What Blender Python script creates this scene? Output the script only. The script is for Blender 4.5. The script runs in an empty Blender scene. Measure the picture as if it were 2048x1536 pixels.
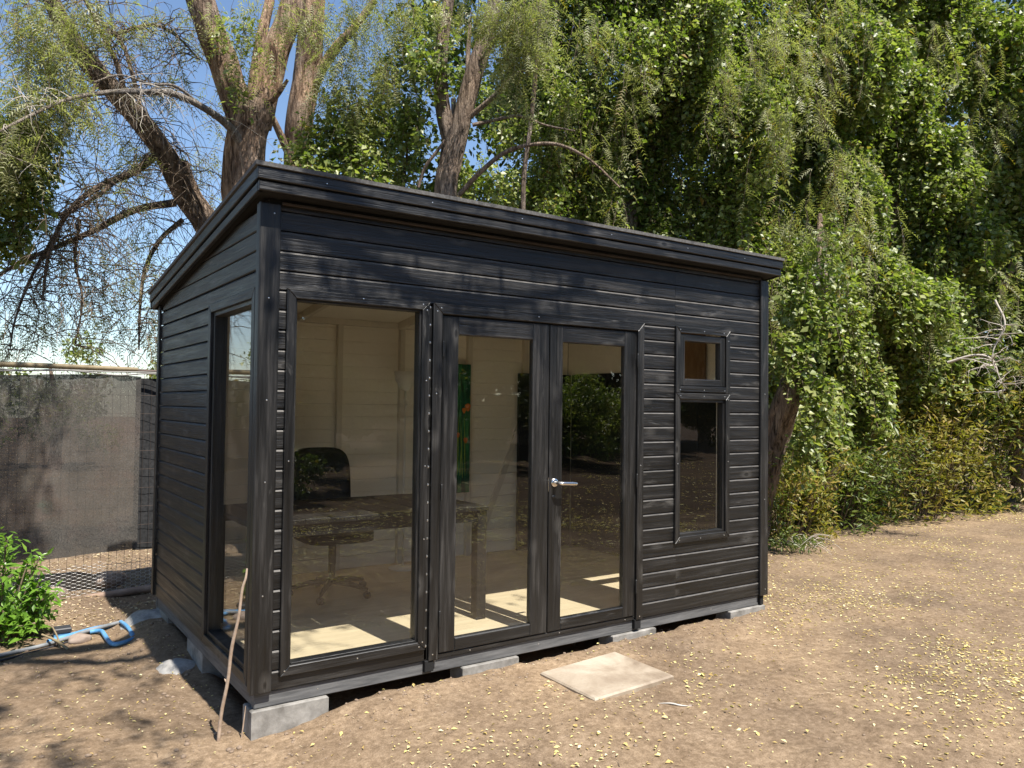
import bpy, math
import numpy as np
from mathutils import Vector, Matrix

# ------------------------------------------------------------------ camera, sky, sun, exposure
SC = bpy.context.scene
COL = SC.collection
cam = bpy.data.cameras.new("camera")
cam.sensor_width = 36.0
cam.lens = 27.753
cam.clip_start = 0.05
cam.clip_end = 400.0
camo = bpy.data.objects.new("camera", cam)
COL.objects.link(camo)
RX = Vector((0.820621, -0.571344, 0.012101)); UX = Vector((-0.025983, -0.016149, 0.999532)); FX = Vector((0.570882, 0.820552, 0.028098))
camo.matrix_world = Matrix(((RX.x, UX.x, -FX.x, -1.168), (RX.y, UX.y, -FX.y, -3.844), (RX.z, UX.z, -FX.z, 1.485), (0, 0, 0, 1)))
SC.camera = camo

SUN = Vector((0.07, -1.0, 1.84)).normalized()
world = bpy.data.worlds.new("World")
SC.world = world
world.use_nodes = True
wn = world.node_tree.nodes
sky = wn.new("ShaderNodeTexSky")
sky.sky_type = 'NISHITA'
sky.sun_disc = False
sky.sun_elevation = math.asin(SUN.z)
sky.sun_rotation = math.atan2(SUN.x, SUN.y)
sky.air_density = 1.0
sky.dust_density = 0.3
sky.ozone_density = 3.0
world.node_tree.links.new(sky.outputs[0], wn["Background"].inputs[0])
wn["Background"].inputs[1].default_value = 0.10
sl = bpy.data.lights.new("sun", 'SUN')
sl.energy = 5.0
sl.angle = math.radians(0.55)
sl.color = (1.0, 0.95, 0.87)
so = bpy.data.objects.new("sun", sl)
so.rotation_euler = (-SUN).to_track_quat('-Z', 'Y').to_euler()
so.location = (0, -5, 12)
COL.objects.link(so)
vs = SC.view_settings
vs.view_transform = 'Standard'
vs.look = 'None'
vs.exposure = 0.95
vs.gamma = 1.0
vs.use_curve_mapping = False

try:
    SC.cycles.max_bounces = 16; SC.cycles.diffuse_bounces = 10; SC.cycles.transparent_max_bounces = 24
except Exception:
    pass

# ------------------------------------------------------------------ noise
def _h(ix, iy, iz, seed):
    n = (ix * 374761393 + iy * 668265263 + iz * 2147483647 + seed * 974634777) & 0xffffffff
    n = ((n ^ (n >> 13)) * 1274126177) & 0xffffffff
    n = ((n ^ (n >> 16)) * 2246822519) & 0xffffffff
    return ((n ^ (n >> 15)) & 0xffffff) / 16777215.0
def vnoise(x, y, z, seed=0):
    x, y, z = np.broadcast_arrays(np.asarray(x, float), np.asarray(y, float), np.asarray(z, float))
    ix, iy, iz = np.floor(x).astype(np.int64), np.floor(y).astype(np.int64), np.floor(z).astype(np.int64)
    fx, fy, fz = x - ix, y - iy, z - iz
    fx, fy, fz = fx*fx*(3-2*fx), fy*fy*(3-2*fy), fz*fz*(3-2*fz)
    r = 0
    for a in (0, 1):
        for b in (0, 1):
            for c in (0, 1):
                w = (fx if a else 1-fx) * (fy if b else 1-fy) * (fz if c else 1-fz)
                r = r + w * _h(ix+a, iy+b, iz+c, seed)
    return r
def fbm(x, y, z, seed=0, o=3):
    r = 0; a = 1; t = 0
    for i in range(o):
        r = r + a * vnoise(np.asarray(x)*2**i, np.asarray(y)*2**i, np.asarray(z)*2**i, seed+i); t += a; a *= .5
    return r / t
def ss(a, b, x):
    t = np.clip((np.asarray(x, float)-a)/(b-a), 0, 1)
    return t*t*(3-2*t)

# ------------------------------------------------------------------ mesh helpers
def link_mesh(name, me, mats, parent=None, smooth=False):
    if not isinstance(mats, (list, tuple)): mats = [mats]
    if len(me.materials) == 0:
        for m in mats: me.materials.append(m)
    if smooth: me.polygons.foreach_set("use_smooth", [True]*len(me.polygons))
    o = bpy.data.objects.new(name, me)
    COL.objects.link(o)
    if parent is not None: o.parent = parent
    return o
def pymesh(name, v, f, mats, parent=None, smooth=False, mi=None):
    me = bpy.data.meshes.new(name)
    me.from_pydata([tuple(map(float, p)) for p in v], [], f)
    if mi is not None: me.polygons.foreach_set("material_index", mi)
    me.update()
    return link_mesh(name, me, mats, parent, smooth)
def npmesh(name, V, F, mats, parent=None, smooth=False, mi=None):
    """V (n,3) and F (m,k) arrays: fast path for big meshes"""
    V = np.asarray(V, np.float32); F = np.asarray(F, np.int32)
    me = bpy.data.meshes.new(name)
    me.vertices.add(len(V)); me.vertices.foreach_set("co", V.ravel())
    k = F.shape[1]
    me.loops.add(F.size); me.loops.foreach_set("vertex_index", F.ravel())
    me.polygons.add(len(F))
    me.polygons.foreach_set("loop_start", np.arange(0, F.size, k, dtype=np.int32))
    me.polygons.foreach_set("loop_total", np.full(len(F), k, np.int32))
    if mi is not None: me.polygons.foreach_set("material_index", np.asarray(mi, np.int32))
    if smooth: me.polygons.foreach_set("use_smooth", np.ones(len(F), bool))
    me.update(calc_edges=True)
    return link_mesh(name, me, mats, parent)
def tag(o, label=None, cat=None, group=None, kind=None):
    if label: o["label"] = label
    if cat: o["category"] = cat
    if group: o["group"] = group
    if kind: o["kind"] = kind
    return o
def empty(name, loc=(0, 0, 0), label=None, cat=None, group=None):
    o = bpy.data.objects.new(name, None)
    o.location = loc
    o.empty_display_size = 0.1
    COL.objects.link(o)
    return tag(o, label, cat, group)
def keep(o, root):
    """parent o (built in world coordinates) to a root that has a plain location"""
    o.parent = root
    o.matrix_parent_inverse = Matrix.Translation(-Vector(root.location))
    return o

def inset(poly, c):
    n = len(poly); P = [Vector(p) for p in poly]
    ar = sum(P[i].x*P[(i+1) % n].y - P[(i+1) % n].x*P[i].y for i in range(n))
    s = 1 if ar > 0 else -1
    out = []
    for i in range(n):
        a, b, d = P[i-1], P[i], P[(i+1) % n]
        e1 = (b-a).normalized(); e2 = (d-b).normalized()
        n1 = Vector((-e1.y, e1.x))*s; n2 = Vector((-e2.y, e2.x))*s
        k = 1 + n1.dot(n2)
        out.append(b + (n1+n2)*(c/max(k, .2)))
    return out
def board(name, poly, d0, d1, plane, mat, parent, c=0.003):
    """a flat board: outline poly in plane 'xz','yz' or 'xy', from depth d0 (back) to d1 (visible face), edges eased by c"""
    n = len(poly)
    sgn = 1 if d1 > d0 else -1
    ins = inset(poly, c)
    rings = [(poly, d0), (poly, d1 - sgn*c), (ins, d1)]
    V = []
    for pl, d in rings:
        for p in pl:
            a, b = p[0], p[1]
            V.append((a, d, b) if plane == 'xz' else (d, a, b) if plane == 'yz' else (a, b, d))
    F = [tuple(range(n)), tuple(range(2*n, 3*n))]
    for r in range(2):
        for i in range(n):
            j = (i+1) % n
            F.append((r*n+i, r*n+j, (r+1)*n+j, (r+1)*n+i))
    me = bpy.data.meshes.new(name)
    me.from_pydata(V, [], F)
    me.update()
    import bmesh
    bm = bmesh.new(); bm.from_mesh(me); bmesh.ops.recalc_face_normals(bm, faces=bm.faces); bm.to_mesh(me); bm.free()
    return link_mesh(name, me, mat, parent)
def rect(a0, a1, b0, b1): return [(a0, b0), (a1, b0), (a1, b1), (a0, b1)]
def box(name, x0, x1, y0, y1, z0, z1, mat, parent, c=0.003):
    return board(name, rect(x0, x1, z0, z1), y1, y0, 'xz', mat, parent, c)

def catmull(P, n):
    P = np.asarray(P, float)
    A = np.vstack([2*P[0]-P[1], P, 2*P[-1]-P[-2]])
    out = []
    for i in range(1, len(A)-2):
        p0, p1, p2, p3 = A[i-1], A[i], A[i+1], A[i+2]
        for t in np.arange(n)/n:
            out.append(.5*((2*p1)+(-p0+p2)*t+(2*p0-5*p1+4*p2-p3)*t*t+(-p0+3*p1-3*p2+p3)*t**3))
    out.append(A[-2])
    return np.array(out)
def tube_arr(P, R, sides=8, bark=0.0, seed=0):
    P = np.asarray(P, float); R = np.asarray(R, float); n = len(P)
    T = np.gradient(P, axis=0); T /= np.linalg.norm(T, axis=1)[:, None]+1e-9
    ref = np.array([0.3, 0.2, .93]) if abs(T[0][2]) < .8 else np.array([1., 0, 0])
    u = np.cross(T[0], ref); u /= np.linalg.norm(u)
    U = []
    for i in range(n):
        u = u - T[i]*np.dot(u, T[i]); u /= np.linalg.norm(u); U.append(u)
    U = np.array(U); W = np.cross(T, U)
    a = np.arange(sides)/sides*2*np.pi
    s = np.concatenate([[0], np.cumsum(np.linalg.norm(np.diff(P, axis=0), axis=1))])
    RR = R[:, None]*np.ones(sides)[None]
    if bark:
        ca, sa = np.cos(a)[None], np.sin(a)[None]
        k1 = fbm(ca*2.2+0*s[:, None], sa*2.2, s[:, None]*1.6, seed, 3)
        k2 = fbm(ca*7.5, sa*7.5, s[:, None]*1.6+k1*1.5, seed+9, 3)
        RR = RR*(1+bark*((k1-.5)*1.6+(np.abs(k2-.5)*2-.3)*.9))
    V = P[:, None]+RR[..., None]*(U[:, None]*np.cos(a)[None, :, None]+W[:, None]*np.sin(a)[None, :, None])
    V = V.reshape(-1, 3)
    i = np.arange(n-1)[:, None]*sides; j = np.arange(sides)[None]; j2 = (j+1) % sides
    F = np.stack([i+j, i+j2, i+sides+j2, i+sides+j], -1).reshape(-1, 4)
    return V, F
class Acc:
    def __init__(s): s.V = []; s.F = []; s.M = []; s.n = 0
    def add(s, V, F, m=0):
        s.V.append(V); s.F.append(np.asarray(F)+s.n); s.M.append(np.full(len(F), m)); s.n += len(V)
    def build(s, name, mats, parent=None, smooth=False):
        return npmesh(name, np.vstack(s.V), np.vstack(s.F), mats, parent, smooth, np.concatenate(s.M))
def limb(acc, pts, radii, sides=10, bark=0.0, sub=5, seed=0, m=0):
    P = catmull(pts, sub)
    R = np.interp(np.arange(len(P))/sub, np.arange(len(radii)), radii) if len(radii) == len(pts) else np.interp(np.linspace(0, 1, len(P)), np.linspace(0, 1, len(radii)), radii)
    V, F = tube_arr(P, R, sides, bark, seed)
    acc.add(V, F, m)
    return P, R

# ------------------------------------------------------------------ materials
def mat(name):
    m = bpy.data.materials.new(name); m.use_nodes = True
    nt = m.node_tree; b = nt.nodes["Principled BSDF"]
    return m, nt, b
def N(nt, t, **kw):
    n = nt.nodes.new(t)
    for k, v in kw.items(): setattr(n, k, v)
    return n
def ramp(nt, fac, stops):
    r = N(nt, "ShaderNodeValToRGB"); e = r.color_ramp.elements
    while len(e) < len(stops): e.new(0.5)
    for i, (p, c) in enumerate(stops):
        e[i].position = p; e[i].color = (c[0], c[1], c[2], 1) if not isinstance(c, (int, float)) else (c, c, c, 1)
    nt.links.new(fac, r.inputs[0]); return r.outputs[0]
def noise(nt, vec, scale, detail=4, rough=.55, dist=0.0):
    n = N(nt, "ShaderNodeTexNoise"); n.inputs["Scale"].default_value = scale; n.inputs["Detail"].default_value = detail
    n.inputs["Roughness"].default_value = rough; n.inputs["Distortion"].default_value = dist
    if vec is not None: nt.links.new(vec, n.inputs["Vector"])
    return n.outputs["Fac"]
def coords(nt, scale=(1, 1, 1), rnd=True):
    tc = N(nt, "ShaderNodeTexCoord"); mp = N(nt, "ShaderNodeMapping"); mp.inputs["Scale"].default_value = scale
    nt.links.new(tc.outputs["Object"], mp.inputs["Vector"])
    if rnd:
        oi = N(nt, "ShaderNodeObjectInfo"); mu = N(nt, "ShaderNodeMath", operation='MULTIPLY'); mu.inputs[1].default_value = 37.0
        nt.links.new(oi.outputs["Random"], mu.inputs[0]); nt.links.new(mu.outputs[0], mp.inputs["Location"])
    return mp.outputs[0]
def mixc(nt, a, b, fac, mode='MIX'):
    m = N(nt, "ShaderNodeMix", data_type='RGBA', blend_type=mode)
    for s, v in ((m.inputs[0], fac), (m.inputs[6], a), (m.inputs[7], b)):
        if isinstance(v, (int, float)): s.default_value = v
        elif isinstance(v, tuple): s.default_value = (v[0], v[1], v[2], 1)
        else: nt.links.new(v, s)
    return m.outputs[2]
def bump(nt, b, h, st, dist=0.01):
    bp = N(nt, "ShaderNodeBump"); bp.inputs["Strength"].default_value = st; bp.inputs["Distance"].default_value = dist
    nt.links.new(h, bp.inputs["Height"]); nt.links.new(bp.outputs[0], b.inputs["Normal"])
def principled(name, col, rough=.5, metal=0.0, spec=.5):
    m, nt, b = mat(name)
    b.inputs["Base Color"].default_value = (*col, 1); b.inputs["Roughness"].default_value = rough; b.inputs["Metallic"].default_value = metal
    b.inputs["Specular IOR Level"].default_value = spec
    return m

def black_wood(name, scale):
    """black stained softwood: grain along the board, worn paler over knots"""
    m, nt, b = mat(name)
    v = coords(nt, scale)
    warp = noise(nt, coords(nt, tuple(.35*s for s in scale)), 1.0, 2)
    wv = N(nt, "ShaderNodeVectorMath", operation='ADD')
    sc = N(nt, "ShaderNodeMath", operation='MULTIPLY'); sc.inputs[1].default_value = 1.6
    nt.links.new(warp, sc.inputs[0]); nt.links.new(v, wv.inputs[0]); nt.links.new(sc.outputs[0], wv.inputs[1])
    g = noise(nt, wv.outputs[0], 1.0, 6, .65)
    g2 = noise(nt, v, 3.6, 3, .6)
    col = ramp(nt, g, [(.32, (.0035, .0035, .0037)), (.52, (.0075, .0072, .0070)), (.72, (.030, .0275, .025))])
    big = noise(nt, coords(nt, (1.4, 1.4, 1.4)), 1.5, 4, .6)
    tone = ramp(nt, big, [(.3, .70), (.7, 1.4)])
    col = mixc(nt, col, tone, 1.0, 'MULTIPLY')
    oi = N(nt, "ShaderNodeObjectInfo")
    col = mixc(nt, col, ramp(nt, oi.outputs["Random"], [(0.0, .70), (1.0, 1.45)]), 1.0, 'MULTIPLY')
    wear = noise(nt, coords(nt, tuple((1.7 if q < 10 else 11) for q in scale)), 1.0, 6, .72, .5)
    wf = ramp(nt, wear, [(.60, 0.0), (.80, 1.0)])
    wf2 = mixc(nt, wf, g2, 1.0, 'MULTIPLY')
    col = mixc(nt, col, (.22, .21, .195), wf2)
    kn = N(nt, "ShaderNodeTexVoronoi"); kn.inputs["Scale"].default_value = 1.0
    ksc = tuple((3.2 if s < 10 else 7.0) for s in scale)
    nt.links.new(coords(nt, ksc), kn.inputs["Vector"])
    kr = ramp(nt, kn.outputs["Distance"], [(.06, 0.0), (.10, .75), (.26, 0.0)])
    col = mixc(nt, col, (.095, .09, .083), mixc(nt, kr, g2, 1.0, 'MULTIPLY'))
    kf = ramp(nt, kn.outputs["Distance"], [(.05, 1.0), (.09, 0.0)])
    col = mixc(nt, col, (.009, .008, .007), kf)
    nt.links.new(col, b.inputs["Base Color"])
    r = ramp(nt, g, [(.3, .30), (.7, .58)])
    nt.links.new(r, b.inputs["Roughness"]); b.inputs["Specular IOR Level"].default_value = .60
    b.inputs["IOR"].default_value = 1.5
    add = N(nt, "ShaderNodeMath", operation='ADD'); nt.links.new(g, add.inputs[0]); nt.links.new(g2, add.inputs[1])
    bump(nt, b, add.outputs[0], .6, .0045)
    return m
M_WX = black_wood("black_wood_along_wall", (1.6, 1.6, 34))
M_WZ = black_wood("black_wood_upright", (34, 34, 1.6))

def simple_noise_mat(name, c1, c2, scale, rough=.8, bumps=.3, bd=.01, rnd=True, stretch=(1, 1, 1), detail=6, spec=.3):
    m, nt, b = mat(name)
    v = coords(nt, stretch, rnd)
    n = noise(nt, v, scale, detail, .65)
    nt.links.new(ramp(nt, n, [(.3, c1), (.7, c2)]), b.inputs["Base Color"])
    b.inputs["Roughness"].default_value = rough; b.inputs["Specular IOR Level"].default_value = spec
    if bumps: bump(nt, b, n, bumps, bd)
    return m
M_BEAM = simple_noise_mat("grey_washed_beam", (.055, .057, .060), (.16, .16, .16), 3, .6, .4, .004, stretch=(1.5, 1.5, 22))
M_ROOF = simple_noise_mat("mineral_felt", (.06, .058, .055), (.15, .145, .14), 60, .85, .5, .004)
M_DARK = principled("dark_void_board", (.006, .006, .006), .9)
M_INT = simple_noise_mat("cream_painted_boards", (.86, .81, .71), (.91, .87, .78), 2.5, .6, .1, .002, stretch=(1, 1, 6))
M_STUD = simple_noise_mat("cream_painted_studs", (.66, .61, .53), (.74, .69, .60), 3, .6, .1, .002, stretch=(5, 5, 1))
M_FLOOR = simple_noise_mat("pale_plywood_floor", (.55, .44, .29), (.68, .56, .38), 2.2, .5, .1, .001, stretch=(1, 9, 1))
M_BLOCK = simple_noise_mat("grey_concrete_block", (.12, .112, .10), (.34, .325, .30), 9, .92, .9, .006, detail=9)
M_CEM = simple_noise_mat("spilt_cement", (.20, .19, .18), (.36, .35, .33), 22, .95, .8, .01)
M_SCREW = principled("zinc_screw", (.8, .8, .78), .3, .9)
M_STEEL = principled("satin_nickel", (.78, .74, .69), .22, 1.0)
M_HINGE = principled("painted_hinge", (.03, .03, .03), .4, .4)
M_CHAIR = principled("black_office_plastic", (.012, .012, .012), .45)
M_LAMP = principled("white_lamp_shade", (.75, .73, .68), .5)
M_DESK = simple_noise_mat("dark_desk_wood", (.008, .0075, .007), (.030, .028, .026), 3, .5, .3, .003, stretch=(20, 1.5, 8))
M_BROWN = simple_noise_mat("varnished_brown_board", (.17, .095, .05), (.30, .19, .11), 3, .35, .1, .002, stretch=(6, 6, 1.2))
M_BLACKB = principled("matt_black_board", (.006, .007, .007), .7)
M_PIPE = simple_noise_mat("blue_pvc", (.04, .18, .40), (.16, .36, .58), 9, .4, .1, .002)
M_HOSE = simple_noise_mat("grey_poly_hose", (.12, .13, .14), (.26, .27, .28), 12, .5, .2, .002)
M_ROCK = simple_noise_mat("brown_rock", (.19, .14, .11), (.36, .29, .24), 9, .9, .8, .01)
M_PEB = simple_noise_mat("soil_crumb", (.14, .10, .07), (.30, .225, .165), 30, .95, .4, .003)
M_ROCKW = simple_noise_mat("pale_rock", (.50, .46, .40), (.66, .62, .56), 9, .9, .8, .01)
M_STICK = simple_noise_mat("pale_stick", (.34, .25, .18), (.55, .43, .33), 25, .7, .4, .003)
M_WIRE = principled("galvanised_wire", (.55, .54, .52), .4, .7)
M_DWIRE = principled("rusty_dark_wire", (.07, .05, .04), .6, .5)
M_POLE = simple_noise_mat("yellowed_pole", (.14, .105, .055), (.28, .22, .13), 14, .6, .4, .004)
M_LOG = simple_noise_mat("weathered_log", (.16, .105, .075), (.36, .26, .20), 7, .85, .8, .01)
M_ROPE = principled("white_cable", (.24, .23, .21), .6)
M_PLASTIC = principled("black_valve_plastic", (.03, .03, .035), .5)
M_BONE = principled("white_sliver", (.48, .45, .40), .6)

def bark_mat(name, c1, c2, c3, k=1.0):
    m, nt, b = mat(name)
    v = coords(nt, (9*k, 9*k, 1.5*k), False)
    n = noise(nt, v, 1.6, 7, .7, .8)
    n2 = noise(nt, coords(nt, (1, 1, 1), False), 1.4, 4)
    col = ramp(nt, n, [(.34, c1), (.5, c2), (.68, c3)])
    col = mixc(nt, col, ramp(nt, n2, [(.35, (.75, .75, .78)), (.65, (1.25, 1.12, 1.0))]), 1.0, 'MULTIPLY')
    nt.links.new(col, b.inputs["Base Color"]); b.inputs["Roughness"].default_value = .9; b.inputs["Specular IOR Level"].default_value = .15
    ck = noise(nt, coords(nt, (26*k, 26*k, 3.2*k), False), 1.0, 5, .7, 1.2)
    col = mixc(nt, col, ramp(nt, ck, [(.36, .30), (.47, 1.1), (.70, 1.5)]), 1.0, 'MULTIPLY')
    nt.links.new(col, b.inputs["Base Color"])
    hh = N(nt, "ShaderNodeMath", operation='MULTIPLY_ADD'); hh.inputs[1].default_value = .6; nt.links.new(ck, hh.inputs[0]); nt.links.new(n, hh.inputs[2])
    bump(nt, b, hh.outputs[0], 1.0, .10)
    return m
M_BARK = bark_mat("furrowed_bark", (.06, .038, .026), (.34, .24, .165), (.60, .46, .34))
M_BARK2 = bark_mat("grey_brown_bark", (.065, .05, .04), (.25, .20, .16), (.46, .38, .31), 1.3)
M_BARKP = bark_mat("pale_branch_bark", (.20, .17, .14), (.38, .34, .29), (.52, .48, .42), 2)
M_TWIG = principled("twig", (.16, .12, .085), .8, 0, .2)
M_TWIGP = principled("bleached_twig", (.45, .40, .34), .8, 0, .2)

def leaf_mat(name, c1, c2, c3, rough=.42, trans=.35, var=1.2, spec=.4):
    m, nt, b = mat(name)
    g = N(nt, "ShaderNodeNewGeometry")
    n = noise(nt, coords(nt, (1, 1, 1), False), var, 2)
    add = N(nt, "ShaderNodeMath", operation='ADD'); nt.links.new(g.outputs["Random Per Island"], add.inputs[0]); nt.links.new(n, add.inputs[1])
    hf = N(nt, "ShaderNodeMath", operation='MULTIPLY'); hf.inputs[1].default_value = .5; nt.links.new(add.outputs[0], hf.inputs[0])
    col = ramp(nt, hf.outputs[0], [(.2, c1), (.5, c2), (.8, c3)])
    nt.links.new(col, b.inputs["Base Color"]); b.inputs["Roughness"].default_value = rough; b.inputs["Specular IOR Level"].default_value = spec
    tr = N(nt, "ShaderNodeBsdfTranslucent")
    nt.links.new(mixc(nt, col, (1.3, 1.5, .6), 1.0, 'MULTIPLY'), tr.inputs[0])
    mx = N(nt, "ShaderNodeMixShader"); mx.inputs[0].default_value = trans
    nt.links.new(b.outputs[0], mx.inputs[1]); nt.links.new(tr.outputs[0], mx.inputs[2])
    nt.links.new(mx.outputs[0], nt.nodes["Material Output"].inputs[0])
    return m
M_IVY = leaf_mat("round_leaf", (.065, .11, .018), (.19, .235, .052), (.38, .39, .15), .44, .42, 1.2, .7)
M_PEP = leaf_mat("pepper_tree_leaflets", (.16, .17, .075), (.27, .27, .125), (.42, .41, .23), .5, .4)
M_YEL = leaf_mat("yellowing_leaf", (.10, .12, .02), (.19, .17, .03), (.30, .19, .05), .5, .4, 2.5)
M_GOLD = leaf_mat("golden_leaf", (.14, .15, .02), (.26, .24, .04), (.36, .25, .07), .45, .4, 2.5)
M_BUSH = leaf_mat("glossy_bright_leaf", (.075, .16, .02), (.13, .25, .03), (.22, .36, .06), .28, .35, 6, .5)
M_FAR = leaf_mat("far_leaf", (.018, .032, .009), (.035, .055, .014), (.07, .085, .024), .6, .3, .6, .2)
M_LIT = leaf_mat("fallen_leaflet", (.40, .26, .10), (.64, .53, .20), (.78, .72, .46), .7, .2, 3, .2)
M_LIT2 = leaf_mat("fallen_straw", (.30, .21, .12), (.46, .36, .22), (.62, .53, .38), .8, .1, 3, .2)

# glass: clear with a physical mirror reflection
def glass_mat():
    m, nt, b = mat("window_glass")
    nt.nodes.remove(b)
    ge = N(nt, "ShaderNodeNewGeometry")
    io = N(nt, "ShaderNodeMapRange"); io.inputs["To Min"].default_value = 1.68; io.inputs["To Max"].default_value = 1/1.68
    nt.links.new(ge.outputs["Backfacing"], io.inputs["Value"])
    fr = N(nt, "ShaderNodeFresnel"); nt.links.new(io.outputs[0], fr.inputs["IOR"])
    t = N(nt, "ShaderNodeBsdfTransparent"); t.inputs[0].default_value = (.97, .98, .97, 1)
    g = N(nt, "ShaderNodeBsdfGlossy"); g.inputs["Roughness"].default_value = 0.0
    mx = N(nt, "ShaderNodeMixShader"); nt.links.new(fr.outputs[0], mx.inputs[0])
    nt.links.new(t.outputs[0], mx.inputs[1]); nt.links.new(g.outputs[0], mx.inputs[2])
    nt.links.new(mx.outputs[0], nt.nodes["Material Output"].inputs[0])
    return m
M_GLASS = glass_mat()

def soil_mat():
    m, nt, b = mat("dry_soil")
    v = coords(nt, (1, 1, 1), False)
    a = noise(nt, v, .9, 5, .6); f = noise(nt, v, 28, 6, .75); g = noise(nt, v, 140, 3, .7)
    col = ramp(nt, f, [(.28, (.112, .079, .050)), (.50, (.205, .150, .102)), (.72, (.31, .236, .168))])
    a2 = noise(nt, v, 3.1, 5, .65, .5)
    col = mixc(nt, col, ramp(nt, a, [(.3, (.72, .71, .72)), (.7, (1.22, 1.18, 1.1))]), 1.0, 'MULTIPLY')
    col = mixc(nt, col, ramp(nt, a2, [(.32, (.80, .78, .76)), (.6, (1.08, 1.08, 1.06))]), 1.0, 'MULTIPLY')
    col = mixc(nt, col, ramp(nt, g, [(.3, .78), (.7, 1.22)]), 1.0, 'MULTIPLY')
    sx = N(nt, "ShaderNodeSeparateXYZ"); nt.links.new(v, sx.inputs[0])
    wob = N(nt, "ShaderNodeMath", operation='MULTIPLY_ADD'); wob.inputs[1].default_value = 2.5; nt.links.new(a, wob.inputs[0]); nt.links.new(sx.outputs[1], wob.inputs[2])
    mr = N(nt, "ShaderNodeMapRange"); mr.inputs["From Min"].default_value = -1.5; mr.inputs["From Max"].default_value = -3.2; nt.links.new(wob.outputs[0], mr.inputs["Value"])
    col = mixc(nt, col, mixc(nt, col, (.34, .31, .30), 1.0, 'MULTIPLY'), mr.outputs[0])     # tree shade painted into the soil colour towards the hedge
    nt.links.new(col, b.inputs["Base Color"]); b.inputs["Roughness"].default_value = .95; b.inputs["Specular IOR Level"].default_value = .15
    ad = N(nt, "ShaderNodeMath", operation='ADD'); nt.links.new(f, ad.inputs[0]); nt.links.new(g, ad.inputs[1])
    bump(nt, b, ad.outputs[0], .6, .009)
    return m
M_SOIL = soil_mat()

def slab_mat():
    m, nt, b = mat("sandy_stone_tile")
    v = coords(nt, (1, 1, 1), False)
    a = noise(nt, v, 3.2, 5, .6, .6); f = noise(nt, v, 60, 3)
    col = ramp(nt, a, [(.33, (.20, .150, .105)), (.5, (.31, .25, .185)), (.68, (.42, .36, .28))])
    col = mixc(nt, col, ramp(nt, f, [(.3, .93), (.7, 1.07)]), 1.0, 'MULTIPLY')
    nt.links.new(col, b.inputs["Base Color"]); b.inputs["Roughness"].default_value = .55
    bump(nt, b, a, .1, .003)
    return m
M_SLAB = slab_mat()

def cloth_mat():
    m, nt, b = mat("faded_shade_cloth")
    v = coords(nt, (1, 1, 1), False)
    w = noise(nt, coords(nt, (260, 260, 60), False), 1, 2); w2 = noise(nt, coords(nt, (60, 60, 300), False), 1, 2)
    a = noise(nt, v, 2.2, 5, .7)
    col = ramp(nt, a, [(.3, (.030, .028, .025)), (.5, (.056, .050, .043)), (.62, (.064, .050, .042)), (.75, (.048, .056, .044))])
    ww = mixc(nt, w, w2, .5)
    col = mixc(nt, col, ramp(nt, ww, [(.36, .45), (.62, 1.9)]), 1.0, 'MULTIPLY')
    nt.links.new(col, b.inputs["Base Color"]); b.inputs["Roughness"].default_value = .8
    t = N(nt, "ShaderNodeBsdfTransparent")
    mx = N(nt, "ShaderNodeMixShader")
    nt.links.new(ramp(nt, ww, [(.30, .55), (.44, .06)]), mx.inputs[0])
    nt.links.new(b.outputs[0], mx.inputs[1]); nt.links.new(t.outputs[0], mx.inputs[2])
    nt.links.new(mx.outputs[0], nt.nodes["Material Output"].inputs[0])
    return m
M_CLOTH = cloth_mat()
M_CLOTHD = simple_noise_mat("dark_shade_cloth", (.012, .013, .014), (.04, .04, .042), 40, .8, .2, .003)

# ------------------------------------------------------------------ ground
def G(x, y):
    x = np.asarray(x, float); y = np.asarray(y, float)
    z = -.040 + 0*x
    A_ = (1-ss(0.0, .75, x))*(1-ss(.9, 2.0, y)*ss(-.30, -.03, x))*ss(-3.2, -.6, y)*(1-ss(6, 9, y))
    z = z - .095*A_ + .004*A_
    z = z - .014*ss(0.02, -.25, y)*ss(.4, 1.0, x)
    z = z - .13*ss(2.6, 3.3, y)*(1-ss(5, 8, x))*(1-A_)
    z = z - .008*ss(.25, .02, np.abs(y+.05))*ss(.8, 1.2, x) - .10*ss(.0, .10, y)*(1-ss(2.2, 2.4, y))*ss(.05, .25, x)*(1-ss(3.6, 3.85, x))
    z = z + .06*ss(3.8, 9, y)
    # bank behind the camera
    bk = ss(-7.6, -13.0, y+0.10*x)*ss(-4, 5, x)
    z = z + .22*bk
    z = z + (fbm(x*.7, y*.7, 0*x, 5, 3)-.5)*(.02+.04*ss(3, 7, np.abs(x-1.5))) + (fbm(x*4, y*4, 0*x, 11, 3)-.5)*.020
    z = z + (vnoise(x*19, y*19, 0*x, 21)-.5)*.007*(1+1.6*ss(.25, 0, np.abs(y+.08))*ss(-.1, .3, x)*(1-ss(3.8, 4.2, x)))
    z = z - .012*ss(.60, .72, fbm(x*2.1+3, y*2.6, 0*x, 61, 2)) + .010*ss(.58, .75, fbm(x*1.3+30, y*1.1, 0*x, 62, 3))
    # loose soil heaped along the front of the shed
    z = z + .016*ss(.22, 0, np.abs(y+.10))*ss(.3, .8, x)*(1-ss(4.0, 4.3, x))*vnoise(x*9, y*9, 0*x, 31)
    return z
def axis(lo, hi, flo, fhi, fine, coarse):
    a = list(np.arange(flo, fhi, fine)); s = fine; p = flo; L = []
    while p > lo: s = min(s*1.25, coarse); p -= s; L.append(p)
    s = fine; p = a[-1]; H = []
    while p < hi: s = min(s*1.25, coarse); p += s; H.append(p)
    return np.array(L[::-1]+a+H)
gx = axis(-70, 90, -2.6, 6.4, .026, 4); gy = axis(-60, 80, -3.2, 3.8, .026, 4)
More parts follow.
